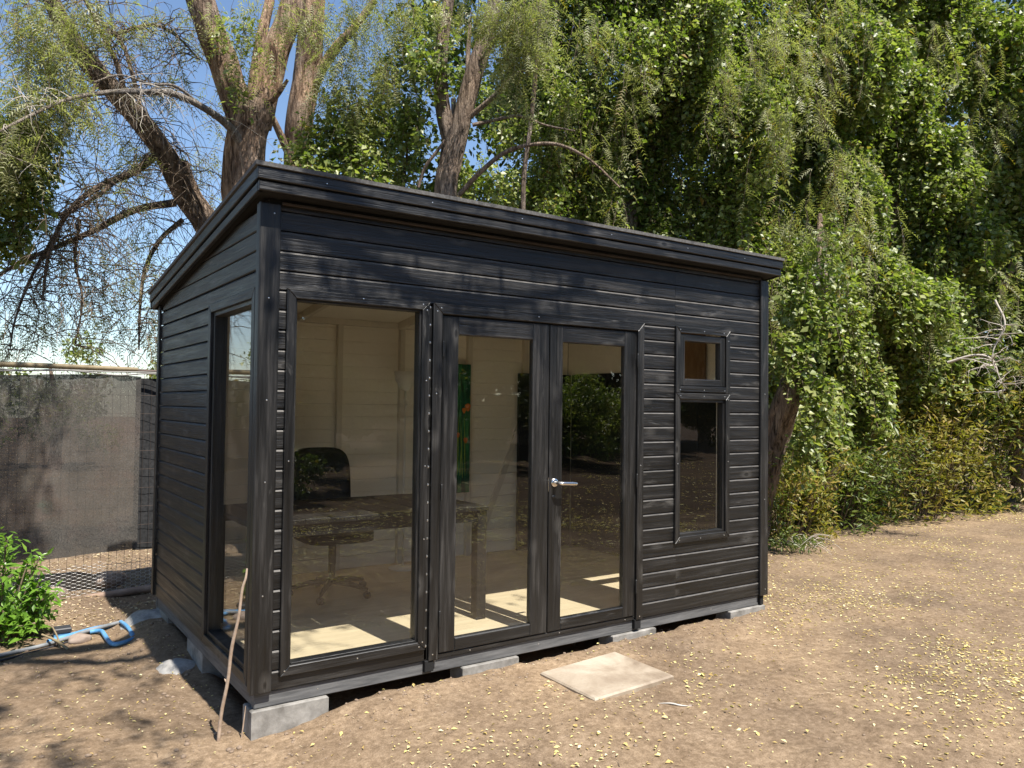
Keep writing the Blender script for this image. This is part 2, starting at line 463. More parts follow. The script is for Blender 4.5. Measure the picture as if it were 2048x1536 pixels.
GX, GY = np.meshgrid(gx, gy)
GV = np.stack([GX, GY, G(GX, GY)], -1).reshape(-1, 3)
nx, ny = len(gx), len(gy)
ii = (np.arange(ny-1)[:, None]*nx+np.arange(nx-1)[None]).ravel()
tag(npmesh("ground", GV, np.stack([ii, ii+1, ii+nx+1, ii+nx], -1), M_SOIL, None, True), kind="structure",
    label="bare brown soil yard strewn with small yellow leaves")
del GV, GX, GY

# ------------------------------------------------------------------ the garden office
S = empty("garden_office", (0, 0, 0), "black timber garden office with glazed double doors and sloping roof", "shed")
PITCH = .0985; Z0 = .081
M_EDGE = simple_noise_mat("plank_edge_highlight", (.045, .042, .038), (.14, .13, .12), 6, .5, .2, .002, stretch=(2, 2, 30))  # paler colour on the front bevels paints in the sun's highlight lines
def plank_x(x0, x1, k, jit=0.0):
    z = Z0+PITCH*k
    prof = [(.046, z), (.020+jit, z), (.0195+jit, z+.004), (.0195+jit, z+.0825), (.0275+jit, z+.0935), (.036, z+.0955), (.046, z+.0955)]
    V = [(x, y, zz) for x in (x0, x1) for y, zz in prof]; n = len(prof)
    F = [tuple(range(n))[::-1], tuple(range(n, 2*n))]+[(i, (i+1) % n, n+(i+1) % n, n+i) for i in range(n)]
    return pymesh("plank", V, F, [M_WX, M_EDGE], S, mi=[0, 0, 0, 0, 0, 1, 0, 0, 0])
def plank_y(y0, y1, k, jit=0.0):
    z = Z0+PITCH*k
    prof = [(.046, z), (.020+jit, z), (.0195+jit, z+.004), (.0195+jit, z+.0825), (.0275+jit, z+.0935), (.036, z+.0955), (.046, z+.0955)]
    V = [(x, y, zz) for y in (y0, y1) for x, zz in prof]; n = len(prof)
    F = [tuple(range(n)), tuple(range(n, 2*n))[::-1]]+[(i, (i+1) % n, n+(i+1) % n, n+i)[::-1] for i in range(n)]
    return pymesh("plank", V, F, M_WX, S)
rj = np.random.default_rng(3)
J = lambda: float(rj.uniform(-.0012, .0012))
for k in range(0, 25):
    if k == 0:
        plank_x(.05, .965, k); plank_x(2.56, 3.84, k)
    elif k <= 19:
        plank_x(.05, .165, k, J()); plank_x(2.56, 2.92, k, J())
        if k >= 5: plank_x(3.43, 3.84, k, J())
    if 1 <= k <= 4: plank_x(2.915, 3.84, k, J())
    if k >= 20:
        if k < 24: plank_x(.05, 2.899, k, J()); plank_x(2.901, 3.84, k, J())
        else: plank_x(.05, 3.84, k)
def roof_z(y): return 2.615-.1285*(y+.095)       # upper face of the deck
for k in range(0, 24):
    z = Z0+PITCH*k
    ymax = (2.505-z)/.1285-.30
    if k < 19: plank_y(.935, 2.40, k, J())
    elif k == 19: plank_y(.935, 2.40, k, J())
    elif z+.0955 < 2.505-.1285*(2.40+.095)-.02: plank_y(.05, 2.40, k)
    else:
        f = lambda zz: min(2.40, (2.530-zz)/.1285-.095)
        y1, y2 = f(z), f(z+.0955)
        if y2 < .1: y2 = .1
        board("plank", [(.05, z), (max(y1, .12), z), (y2, z+.0955), (.05, z+.0955)], .046, .0195, 'yz', M_WX, S, .006)
# boarding of the two faces turned away
for k in range(0, 22):
    z = Z0+PITCH*k
    board("plank", rect(.05, 3.85, z, z+.0955), 2.395, 2.42, 'xz', M_WX, S, .004)
    board("plank", rect(.05, 2.40, z, z+.0955), 3.865, 3.89, 'yz', M_WX, S, .004)
# dark lining behind the planks (keeps the joints black)
def lining(name, x0, x1, z0, z1): board(name, rect(x0, x1, z0, z1), .060, .0475, 'xz', M_DARK, S, .001)
for a in ((.05, .19, .08, 2.06), (.90, 1.045, .08, 2.06), (2.52, 2.945, .08, 2.06), (3.425, 3.85, .08, 2.06), (2.945, 3.425, .08, .575), (2.945, 3.425, 1.555, 1.645), (.05, 3.85, 2.062, 2.56)):
    lining("wall_lining", *a)
board("wall_lining", [(.93, .08), (2.40, .08), (2.40, 2.22), (.93, 2.41)], .060, .0475, 'yz', M_DARK, S, .001)
board("wall_lining", [(.062, 2.06), (.928, 2.06), (.928, 2.41), (.062, 2.52)], .060, .0475, 'yz', M_DARK, S, .001)

# corner boards
board("corner_board", rect(0.0, .104, .081, 2.47), .0185, 0.0, 'xz', M_WZ, S, .004)
board("corner_board", rect(.0005, .062, .083, 2.47), .018, -.0005, 'yz', M_WZ, S, .003) if False else None
board("corner_board", rect(.019, .060, .083, 2.47), .0185, 0.001, 'yz', M_WZ, S, .004)
board("corner_board", rect(3.815, 3.905, .075, 2.47), .0185, 0.0, 'xz', M_WZ, S, .004)
board("corner_board", rect(.0195, .075, .075, 2.47), 3.886, 3.905, 'yz', M_WZ, S, .004)
board("corner_board", rect(2.375, 2.43, .083, 2.20), .0185, .001, 'yz', M_WZ, S, .004)
board("corner_board", rect(3.82, 3.90, .083, 2.18), 2.42, 2.44, 'xz', M_WZ, S, .004)
# base beams
board("base_beam", rect(.03, 3.83, 0.0, .0755), .075, .033, 'xz', M_BEAM, S, .004)
board("base_beam", rect(.077, 2.40, 0.0, .0755), .075, .033, 'yz', M_BEAM, S, .004)
board("base_beam", rect(.03, 3.83, 0.0, .0755), 2.36, 2.405, 'xz', M_BEAM, S, .004)
board("base_beam", rect(.077, 2.35, 0.0, .0755), 3.80, 3.84, 'yz', M_BEAM, S, .004)
for i in range(1, 6): board("joist", rect(.05+.62*i, .09+.62*i, .002, .078), .08, 2.35, 'xz', M_BEAM, S, .002)
for px_ in (.952, 2.525): board("post_foot", rect(px_, px_+.055, .018, .079), .0325, .006, 'xz', M_DARK, S, .003)
board("post_foot", rect(3.835, 3.872, .004, .076), .06, .016, 'xz', M_DARK, S, .003)

# roof: deck, felt, rafters, fascia boards
def sl_poly(y0, y1, dz0, dz1): return [(y0, roof_z(y0)+dz0), (y1, roof_z(y1)+dz0), (y1, roof_z(y1)+dz1), (y0, roof_z(y0)+dz1)]
board("roof_deck", sl_poly(-.074, 2.475, -.020, 0), -.030, 3.935, 'yz', M_DARK, S, .001)
board("roof_felt", sl_poly(-.104, 2.50, .002, .022), -.056, 3.961, 'yz', M_ROOF, S, .005)
board("fascia_board", rect(-.045, 3.95, 2.557, 2.614), -.0745, -.095, 'xz', M_WX, S, .004)
board("fascia_board", rect(-.034, 3.94, 2.503, 2.549), -.066, -.0865, 'xz', M_WX, S, .004)
board("fascia_board", rect(-.030, 3.936, 2.546, 2.560), -.060, -.076, 'xz', M_DARK, S, .001)
zb = lambda y, d: roof_z(y)+d
board("fascia_board", [(-.074, zb(-.074, -.058)), (2.49, zb(2.49, -.058)), (2.49, zb(2.49, -.001)), (-.074, zb(-.074, -.001))], -.025, -.046, 'yz', M_WX, S, .004)
board("fascia_board", [(-.066, zb(-.066, -.112)), (2.48, zb(2.48, -.112)), (2.48, zb(2.48, -.066)), (-.066, zb(-.066, -.066))], -.015, -.036, 'yz', M_WX, S, .004)
board("fascia_board", [(-.06, zb(-.06, -.07)), (2.47, zb(2.47, -.07)), (2.47, zb(2.47, -.05)), (-.06, zb(-.06, -.05))], -.010, -.026, 'yz', M_DARK, S, .001)
board("fascia_board", sl_poly(-.074, 2.49, -.112, -.001), 3.93, 3.949, 'yz', M_WX, S, .004)
board("fascia_board", rect(-.04, 3.945, 2.17, 2.278), 2.476, 2.495, 'xz', M_WX, S, .004)
board("soffit", sl_poly(-.060, .046, -.104, -.092), -.01, 3.925, 'yz', M_DARK, S, .001)
board("soffit", [(.05, zb(.05, -.100)), (2.46, zb(2.46, -.100)), (2.46, zb(2.46, -.090)), (.05, zb(.05, -.090))], -.009, .046, 'yz', M_DARK, S, .001)
board("soffit_batten", rect(.11, 3.80, 2.470, 2.482), .016, -.006, 'xz', simple_noise_mat("bare_batten", (.035, .027, .022), (.07, .055, .045), 5, .7, 0), S, .002)

# inside: floor, walls, studs, ceiling
board("floor", rect(.062, 3.84, .075, 2.37), .084, .120, 'xy', M_FLOOR, S, .001)
def ceil_z(y): return roof_z(y)-.115
board("ceiling", [(.075, ceil_z(.075)), (2.37, ceil_z(2.37)), (2.37, ceil_z(2.37)+.02), (.075, ceil_z(.075)+.02)], .062, 3.84, 'yz', M_INT, S, .001)
for k in range(0, 20):
    z = .121+.105*k
    board("interior_board", rect(.075, 3.82, z, min(z+.104, 2.20)), 2.385, 2.345, 'xz', M_INT, S, .0025)
board("interior_wall", rect(.075, 2.34, .121, 2.19), 3.86, 3.82, 'yz', M_INT, S, .001)
board("interior_wall", rect(.96, 2.34, .121, 2.20), .063, .082, 'yz', M_INT, S, .001)
for x in (1.36, 1.93, 2.62, 3.25): board("stud", rect(x, x+.045, .121, 2.14), 2.3445, 2.30, 'xz', M_STUD, S, .002)
board("wall_plate", rect(.085, 3.815, 2.141, 2.19), 2.3445, 2.299, 'xz', M_STUD, S, .002)
for y in (1.45, 1.98): board("stud", rect(y, y+.045, .121, 2.14), .0825, .125, 'yz', M_STUD, S, .002)
board("brace", [(2.70, .125), (2.76, .125), (3.24, 1.25), (3.20, 1.32)], 2.344, 2.325, 'xz', M_STUD, S, .002)
for x in (.95, 2.52, 2.87, 3.43):
    board("stud", rect(x, x+.055, .121, 2.06), .0615, .105, 'xz', M_STUD, S, .002)
board("wall_plate", rect(.13, 3.81, 2.062, 2.44), .0615, .082, 'xz', M_INT, S, .002)
board("roof_beam", rect(.13, 3.81, 2.37, 2.46), .083, .125, 'xz', M_STUD, S, .002)
for x in (1.0, 1.9, 2.8):
    board("rafter", [(.13, ceil_z(.13)-.06), (2.29, ceil_z(2.29)-.06), (2.29, ceil_z(2.29)-.001), (.13, ceil_z(.13)-.001)], x, x+.04, 'yz', M_STUD, S, .002)

# trims
def trim_frame(root, plane, x0, x1, z0, z1, w, d0, d1, sides="LTRB", ext=0.0):
    P = {"L": [(x0, z0-ext), (x0+w, z0+(w if 'B' in sides else -ext)), (x0+w, z1-w), (x0, z1)] if 'B' in sides else [(x0, z0), (x0+w, z0), (x0+w, z1-w), (x0, z1)],
         "R": [(x1-w, z0+w), (x1, z0), (x1, z1), (x1-w, z1-w)] if 'B' in sides else [(x1-w, z0), (x1, z0), (x1, z1), (x1-w, z1-w)],
         "T": [(x0, z1), (x0+w, z1-w), (x1-w, z1-w), (x1, z1)],
         "B": [(x0, z0), (x1, z0), (x1-w, z0+w), (x0+w, z0+w)]}
    for s in sides:
        poly = inset(P[s], .0004)
        board("trim_board", poly, d0, d1, plane, M_WZ if s in "LR" else M_WX, root, .003)
def frame4(name, root, plane, x0, x1, z0, z1, w, d0, d1, matx=None, c=.002, wb=None):
    """butt-jointed frame: uprights run through"""
    wb = wb or w
    board(name, rect(x0, x0+w, z0, z1), d0, d1, plane, M_WZ, root, c)
    board(name, rect(x1-w, x1, z0, z1), d0, d1, plane, M_WZ, root, c)
    board(name, rect(x0+w+.0003, x1-w-.0003, z0, z0+wb), d0, d1-.0004*(1 if d1 > d0 else -1), plane, M_WX, root, c)
    board(name, rect(x0+w+.0003, x1-w-.0003, z1-w, z1), d0, d1-.0004*(1 if d1 > d0 else -1), plane, M_WX, root, c)

def part_empty(name):
    e = bpy.data.objects.new(name, None); e.empty_display_size = .1; COL.objects.link(e); e.parent = S; return e
W1 = part_empty("window"); tag(W1, "tall fixed front window with mitred black trim")
trim_frame(W1, 'xz', .143, .950, .144, 2.058, .047, .018, 0.0)
frame4("frame", W1, 'xz', .178, .915, .178, 2.022, .022, .075, .016)
board("pane", rect(.199, .894, .199, 2.001), .046, .040, 'xz', M_GLASS, W1, .0005)
W2 = part_empty("window"); tag(W2, "tall narrow window in the left side wall")
trim_frame(W2, 'yz', .0625, .955, .105, 2.058, .052, .018, 0.0)
frame4("frame", W2, 'yz', .108, .900, .155, 2.010, .026, .090, .018)
board("pane", rect(.133, .875, .180, 1.985), .062, .056, 'yz', M_GLASS, W2, .0005)
W3 = part_empty("window"); tag(W3, "small top-hung window above the narrow window")
W4 = part_empty("window"); tag(W4, "narrow fixed window on the right of the doors")
trim_frame(W3, 'xz', 2.895, 3.462, 1.5935, 2.058, .044, .018, 0.0, "LTR")
board("trim_board", rect(2.9395, 3.4175, 1.6005, 1.640), .018, .0, 'xz', M_WX, W3, .003)
trim_frame(W4, 'xz', 2.895, 3.462, .547, 1.5925, .044, .018, .0005)
frame4("sash", W3, 'xz', 2.942, 3.415, 1.643, 2.009, .050, .060, .010, c=.004)
board("pane", rect(2.990, 3.367, 1.691, 1.961), .040, .035, 'xz', M_GLASS, W3, .0005)
frame4("frame", W4, 'xz', 2.936, 3.421, .588, 1.551, .022, .070, .016)
board("pane", rect(2.957, 3.400, .609, 1.530), .046, .040, 'xz', M_GLASS, W4, .0005)

# door surround and leaves
DS = part_empty("door_frame")
trim_frame(DS, 'xz', .9715, 2.590, .078, 2.056, .058, .018, -.0005, "LTR")
board("jamb", rect(1.026, 1.036, .09, 2.0), .085, .0185, 'xz', M_WZ, DS, .002)
board("jamb", rect(2.526, 2.536, .09, 2.0), .085, .0185, 'xz', M_WZ, DS, .002)
board("jamb", rect(1.037, 2.525, 1.995, 2.010), .085, .0185, 'xz', M_WX, DS, .002)
board("threshold", rect(1.031, 2.531, .0765, .102), .085, .020, 'xz', M_WX, DS, .003)
board("screw_strip", rect(.9508, .9708, .082, 2.03), .046, .0195, 'xz', M_WZ, S, .001)
def leaf(x0, x1, gx0, gx1, label):
    D = part_empty("door"); tag(D, label)
    zb0, zt0, g0, g1 = .106, 1.992, .176, 1.888
    f, bk = .012, .052
    board("stile", rect(x0, gx0, zb0, zt0), bk, f, 'xz', M_WZ, D, .005)
    board("stile", rect(gx1, x1, zb0, zt0), bk, f, 'xz', M_WZ, D, .005)
    board("rail", rect(gx0+.0003, gx1-.0003, zb0, g0), bk, f+.0006, 'xz', M_WX, D, .005)
    board("rail", rect(gx0+.0003, gx1-.0003, g1, zt0), bk, f+.0006, 'xz', M_WX, D, .005)
    board("pane", rect(gx0-.004, gx1+.004, g0-.004, g1+.004), .036, .031, 'xz', M_GLASS, D, .0005)
    return D
D1 = leaf(1.040, 1.795, 1.143, 1.670, "left leaf of the double doors, without a handle")
D2 = leaf(1.803, 2.522, 1.902, 2.424, "right leaf of the double doors, with the lever handle")

def lathe(name, prof, mtl, parent, axis_o, ax='z', seg=20, smooth=True):
    V = []; n = len(prof)
    for i in range(seg):
        a = 2*math.pi*i/seg
        for r, h in prof:
            c, s = r*math.cos(a), r*math.sin(a)
            p = (c, s, h) if ax == 'z' else (c, h, s) if ax == 'y' else (h, c, s)
            V.append(tuple(p[q]+axis_o[q] for q in range(3)))
    F = [(i*n+j, ((i+1) % seg)*n+j, ((i+1) % seg)*n+j+1, i*n+j+1) for i in range(seg) for j in range(n-1)]
    return pymesh(name, V, F, mtl, parent, smooth)
# handle: rose, neck and lever
hz = 1.017; hx = 1.842
acc = Acc()
def ring_lathe(acc, prof, o, seg=20):
    V = []; n = len(prof)
    for i in range(seg):
        a = 2*math.pi*i/seg
        for r, h in prof: V.append((o[0]+r*math.cos(a), o[1]+h, o[2]+r*math.sin(a)))
    F = [(i*n+j, ((i+1) % seg)*n+j, ((i+1) % seg)*n+j+1, i*n+j+1) for i in range(seg) for j in range(n-1)]
    acc.add(np.array(V), np.array(F))
ring_lathe(acc, [(0.0001, -.010), (.012, -.010), (.024, -.008), (.027, -.003), (.027, .0)], (hx, .011, hz))
P = catmull([(hx, .004, hz), (hx, -.030, hz), (hx+.004, -.046, hz), (hx+.022, -.053, hz-.001), (hx+.07, -.053, hz-.004), (hx+.118, -.050, hz-.007), (hx+.131, -.049, hz-.008)], 5)
R = np.interp(np.linspace(0, 1, len(P)), [0, .3, .5, .75, .95, 1], [.010, .010, .011, .012, .009, .002])
V, F = tube_arr(P, R, 12); acc.add(V, F)
h_o = acc.build("handle", M_STEEL, D2, True)
lathe("keyhole_rose", [(.0001, -.006), (.010, -.006), (.012, -.002), (.012, .0)], M_HINGE, D2, (1.835, .0115, .93), 'y', 14)
for z in (1.80, 1.0, .30):
    for x, dd in ((2.5255, D2), (1.0345, D1)):
        lathe("hinge", [(.0001, -.045), (.0055, -.045), (.006, -.04), (.006, .04), (.0055, .045), (.0001, .045)], M_HINGE, dd, (x, -.004, z), 'z', 10)
board("latch_plate", rect(1.7955, 1.799, .965, 1.05), .03, .0105, 'xz', M_STEEL, D1, .0005)

# screws (all share one small domed mesh)
sv = [(0, -.0018, 0)]+[(.0042*math.cos(a), -.0008, .0042*math.sin(a)) for a in np.arange(8)*math.pi/4]+[(.0046*math.cos(a), .001, .0046*math.sin(a)) for a in np.arange(8)*math.pi/4]
sf = [(0, 1+i, 1+(i+1) % 8) for i in range(8)]+[(1+i, 9+i, 9+(i+1) % 8, 1+(i+1) % 8) for i in range(8)]
SM = bpy.data.meshes.new("screw"); SM.from_pydata(sv, [], sf); SM.materials.append(M_SCREW); SM.update()
def screw(x, z, y=0.0, s=1.0, par=None):
    o = bpy.data.objects.new("screw", SM); COL.objects.link(o); o.parent = par or S; o.location = (x, y, z); o.scale = (s, s, s)
for i in range(20): screw(.9600+float(rj.uniform(-.001, .001)), .158+.0985*i, .0190, 1.6)
for x, z, p in ((.905, 2.04, W1), (.93, 2.01, W1), (.165, 1.2, W1), (.93, 1.62, W1), (.93, 1.15, W1), (.93, .75, W1), (.165, .17, W1), (.91, .167, W1), (.93, .19, W1), (.55, .167, W1), (.55, 2.04, W1),
                (1.02, 2.03, DS), (.995, 2.01, DS), (.995, 1.55, DS), (.995, .112, DS), (1.70, 2.03, DS), (2.56, 2.02, DS), (2.56, .10, DS), (2.56, 1.1, DS),
                (2.935, 2.035, W3), (3.18, 2.035, W3), (3.39, 2.035, W3), (3.44, 1.98, W3), (2.935, 1.615, W3), (3.18, 1.615, W3), (3.40, 1.615, W3),
                (2.94, 1.572, W4), (3.18, 1.572, W4), (3.40, 1.572, W4), (3.44, 1.55, W4), (2.935, .568, W4), (3.15, .568, W4), (3.40, .568, W4), (3.44, 1.1, W4), (2.915, 1.1, W4),
                (.05, 2.0, S), (.05, 1.5, S), (.05, 1.1, S), (.05, .55, S), (.07, 2.42, S), (3.87, .12, S), (3.86, 1.6, S), (3.86, .8, S)):
    screw(x, z, -.0008, .85, p)
for x, z in ((1.25, .089), (1.9, .088), (2.45, .089)): screw(x, z, .0195, .8, DS)
for x in (.3, .9, 1.5, 2.2, 2.9, 3.5): screw(x, 2.585, -.0955, .8)
for x in (.35, 1.0, 1.75, 2.6, 3.3): screw(x, .04, .0325, .7)

# ------------------------------------------------------------------ concrete blocks
def block(x0, x1, y0, y1, ztop, zbot, label):
    e = board("concrete_block", rect(x0, x1, y0, y1), zbot, ztop, 'xy', M_BLOCK, None, .006)
    return tag(e, label, "concrete block", "concrete blocks carrying the garden office")
block(.012, .402, .012, .152, -.002, -.20, "large grey concrete block under the front left corner, fully exposed")
block(1.20, 1.59, .015, .155, -.002, -.19, "concrete block half sunk in soil below the left door leaf")
block(2.34, 2.73, .015, .155, -.002, -.19, "concrete block half sunk in soil just right of the doors")
block(3.49, 3.885, .012, .152, -.002, -.19, "pale concrete block under the front right corner")
block(.040, .18, 1.07, 1.46, -.002, -.25, "concrete block in shade under the middle of the left wall")
block(.035, .175, 2.02, 2.40, -.002, -.25, "concrete block under the back left corner")

# ------------------------------------------------------------------ paving tile
tl = board("paving_tile", [(1.573, -.695), (2.193, -.660), (2.209, -.148), (1.583, -.206)], -.066, -.032, 'xy', M_SLAB, None, .009)
tag(tl, "sandy stone paving tile lying on the soil before the doors", "paving tile")

# ------------------------------------------------------------------ things inside
dz = .12
desk = empty("desk", (.85, .88, dz), "dark slatted wooden desk behind the tall front window", "desk")
for i in range(10):
    x0 = .11+i*.152
    keep(board("plank", rect(x0, x0+.149, .42, 1.30), .815, .842+(i % 3)*.0008, 'xy', M_DESK, None, .004), desk)
keep(board("apron", rect(.16, 1.57, .745, .814), .47, .445, 'xz', M_DESK, None, .003), desk)
keep(board("apron", rect(.16, 1.57, .745, .814), 1.25, 1.275, 'xz', M_DESK, None, .003), desk)
for x in (.125, 1.555):
    for y in (.435, 1.215): keep(board("leg", rect(x, x+.07, .1205, .8145), y+.07, y, 'xz', M_DESK, None, .003), desk)

ch = empty("office_chair", (1.03, 1.56, dz), "black office chair with curved back behind the desk", "chair")
def chair_part(name, V, F, smooth=True): return keep(pymesh(name, V, F, M_CHAIR, None, smooth), ch)
def rounded_grid(nu, nv, f):
    V = [f(u/(nu-1), v/(nv-1), s) for s in (0, 1) for u in range(nu) for v in range(nv)]
    F = []
    o = nu*nv
    for u in range(nu-1):
        for v in range(nv-1):
            a = u*nv+v
            F.append((a, a+1, a+nv+1, a+nv)); F.append((o+a, o+a+nv, o+a+nv+1, o+a+1))
    for u in range(nu-1):
        for v in (0, nv-1):
            a = u*nv+v; F.append((a, a+nv, o+a+nv, o+a))
    for v in range(nv-1):
        for u in (0, nu-1):
            a = u*nv+v; F.append((a, a+1, o+a+1, o+a))
    return V, F
def superel(u, v, wx, wy, p=4.0):
    a, b = u*2-1, v*2-1
    m = max(abs(a), abs(b)); 
    if m < 1e-6: return 0, 0
    n = (abs(a)**p+abs(b)**p)**(1/p)
    return a*m/n*wx, b*m/n*wy
def f_back(u, v, s):
    a, b = superel(u, v, .235, .29)
    return (1.03+a, 1.80+.02*math.sin(b*5)-.35*a*a+.035*s, .87+b)
V, F = rounded_grid(13, 13, f_back); chair_part("backrest", V, F)
def f_seat(u, v, s):
    a, b = superel(u, v, .25, .24)
    return (1.03+a, 1.52+b, .585+.03*(b*b)*4*(-1 if b < 0 else .5)-.055*s)
V, F = rounded_grid(13, 13, f_seat); chair_part("seat", V, F)
acc = Acc(); limb(acc, [(1.03, 1.66, .54), (1.03, 1.82, .52), (1.03, 1.86, .62), (1.03, 1.835, .72)], [.02, .02, .02, .015], 8, sub=4)
keep(acc.build("back_support", M_CHAIR, None, True), ch)
acc = Acc(); limb(acc, [(1.03, 1.54, .53), (1.03, 1.54, .40), (1.03, 1.54, .22)], [.028, .028, .022], 10, sub=3)
keep(acc.build("gas_lift", M_CHAIR, None, True), ch)
for k in range(5):
    a = k*2*math.pi/5+.3; acc = Acc()
    limb(acc, [(1.03, 1.54, .225), (1.03+.15*math.cos(a), 1.54+.15*math.sin(a), .215), (1.03+.29*math.cos(a), 1.54+.29*math.sin(a), .185)], [.024, .02, .014], 8, sub=3)
    keep(acc.build("base_arm", M_CHAIR, None, True), ch)
    keep(lathe("castor", [(.001, -.012), (.026, -.012), (.028, 0), (.026, .012), (.001, .012)], M_CHAIR, None, (1.03+.29*math.cos(a), 1.54+.29*math.sin(a), .1495), 'y', 14), ch)

lm = empty("floor_lamp", (1.88, 2.10, dz), "white floor lamp with upturned bowl shade in the back corner", "lamp")
keep(lathe("lamp_shade", [(.012, 1.60), (.05, 1.625), (.085, 1.69), (.098, 1.765), (.095, 1.765), (.08, 1.69), (.045, 1.635), (.01, 1.615)], M_LAMP, None, (1.88, 2.10, 0), 'z', 24), lm)
keep(lathe("pole", [(.0001, .14), (.009, .14), (.009, 1.605), (.0001, 1.605)], M_LAMP, None, (1.88, 2.10, 0), 'z', 12), lm)
keep(lathe("base", [(.0001, .121), (.12, .121), (.12, .132), (.02, .145), (.0001, .145)], M_LAMP, None, (1.88, 2.10, 0), 'z', 24), lm)

# picture with plants
pc = empty("picture", (2.50, 2.33, 1.2), "tall green picture of water plants on the back wall", "picture")
def pic_mat():
    m, nt, b = mat("painted_plants")
    v = coords(nt, (30, 1, 3.5), False); n = noise(nt, v, 1, 4, .6, .6); z = noise(nt, coords(nt, (2, 2, 2), False), 2.2, 2)
    c = ramp(nt, n, [(.3, (.003, .02, .012)), (.5, (.01, .11, .05)), (.64, (.05, .26, .09)), (.75, (.22, .42, .10))])
    nt.links.new(c, b.inputs["Base Color"]); b.inputs["Roughness"].default_value = .5
    return m
keep(board("canvas", rect(2.30, 2.63, .70, 1.86), 2.299, 2.27, 'xz', pic_mat(), None, .003), pc)
M_OR = principled("orange_paint", (.75, .20, .03), .5); M_LG = principled("reed_green_paint", (.30, .42, .07), .5)
rp = np.random.default_rng(5)
for i in range(9):
    x = 2.36+.027*i; z = .82+.05*float(rp.random()); h = .28+.3*float(rp.random()); t = float(rp.uniform(-.02, .03))
    keep(board("reed", [(x, z), (x+.006, z), (x+.008+t, z+h*.6), (x+.004+t*1.6, z+h), (x-.002+t, z+h*.6)], 2.2698, 2.2685, 'xz', M_LG, None, .0003), pc)
for x, z, r in ((2.60, 1.47, .028), (2.56, 1.44, .02), (2.58, 1.17, .02), (2.50, 1.22, .018)):
    keep(board("petal", [(x+r*math.cos(a)*(1+.3*math.sin(3*a)), z+r*1.3*math.sin(a)) for a in np.arange(10)*2*math.pi/10], 2.2690, 2.2675, 'xz', M_OR, None, .0003), pc)

tag(board("black_board", rect(3.17, 3.80, .122, 1.80), 2.298, 2.265, 'xz', M_BLACKB, None, .004), "tall matt black board leaning on the back wall behind the doors", "board")
tag(board("black_board", rect(.62, 2.26, .122, 1.805), 3.817, 3.80, 'yz', M_BLACKB, None, .004), "wide matt black board along the right inner wall", "board")
tag(board("black_board", rect(.38, .618, .122, 1.56), 3.816, 3.80, 'yz', M_BLACKB, None, .004), "narrow lower black board on the right inner wall nearest the front", "board")
tag(board("wooden_board", rect(.53, 1.15, 1.60, 2.12), 3.7995, 3.775, 'yz', M_BROWN, None, .004), "varnished brown board seen through the small top window", "board")

# ------------------------------------------------------------------ small ground things
def stone(name, c, r, seed, mtl, label, flat=.7):
    rg = np.random.default_rng(seed)
    import bmesh
    bm = bmesh.new(); bmesh.ops.create_icosphere(bm, subdivisions=3, radius=1.0)
    V = np.array([v.co[:] for v in bm.verts]); F = [tuple(v.index for v in f.verts) for f in bm.faces]; bm.free()
    k = 1+.5*(fbm(V[:, 0]*1.2+seed, V[:, 1]*1.2, V[:, 2]*1.2, seed, 3)-.5)*2*.6
    V = V*k[:, None]*np.array([r*1.15, r*.95, r*flat])+np.array(c)
    return tag(npmesh(name, V, np.array(F), mtl, None, True), label, "rock")
stone("rock", (-.485, 2.19, -.115), .062, 1, M_ROCK, "rounded brown rock beside the blue pipe fitting")
stone("rock", (-.085, 2.22, -.095), .050, 2, M_ROCKW, "small cream rock on the spilt cement by the wall")
stone("rock", (-.06, 3.80, -.06), .11, 3, M_ROCK, "grey rock behind the wire mesh under the cloth")
stone("rock", (-.50, 3.78, -.12), .10, 4, M_ROCK, "flat rock at the fence foot nearest the bush")
stone("rock", (-.72, 2.20, -.15), .045, 6, M_ROCK, "small dark stone under the bright bush")
stone("rock", (1.985, -.975, -.066), .020, 8, M_ROCK, "flat round brown pebble beside the white sliver", .35)
acc = Acc(); limb(acc, [(1.865, -.86, -.062), (1.90, -.915, -.052), (1.93, -.955, -.056), (1.965, -.975, -.060)], [.0015, .005, .005, .002], 6, sub=4)
o = acc.build("bark_sliver", M_BONE, None, True); tag(o, "curved white sliver of bark on the soil right of the tile", "bark")

def cem(name, cx, cy, rx, ry, h, seed, label):
    a = np.linspace(0, 2*np.pi, 40, endpoint=False); rr = np.linspace(0, 1, 12)
    V = []
    for r in rr:
        for t in a:
            k = 1+.35*(vnoise(np.cos(t)*2+seed, np.sin(t)*2, 0, seed)-.5)*2
            x, y = cx+rx*r*k*math.cos(t), cy+ry*r*k*math.sin(t)
            V.append((x, y, float(G(x, y))-.004+h*(1-r**2)*(.5+float(fbm(x*16, y*16, 0, seed, 2)))))
    n = 40; F = [(i*n+j, i*n+(j+1) % n, (i+1)*n+(j+1) % n, (i+1)*n+j) for i in range(11) for j in range(n)]
    return tag(pymesh(name, V, F, M_CEM, None, True), label, "cement")
cem("cement_spill", -.03, 2.33, .16, .15, .04, 3, "grey spilt cement at the back left corner block")
cem("cement_spill", -.08, 1.25, .10, .13, .03, 7, "crumbly grey cement lump by the middle of the left wall")

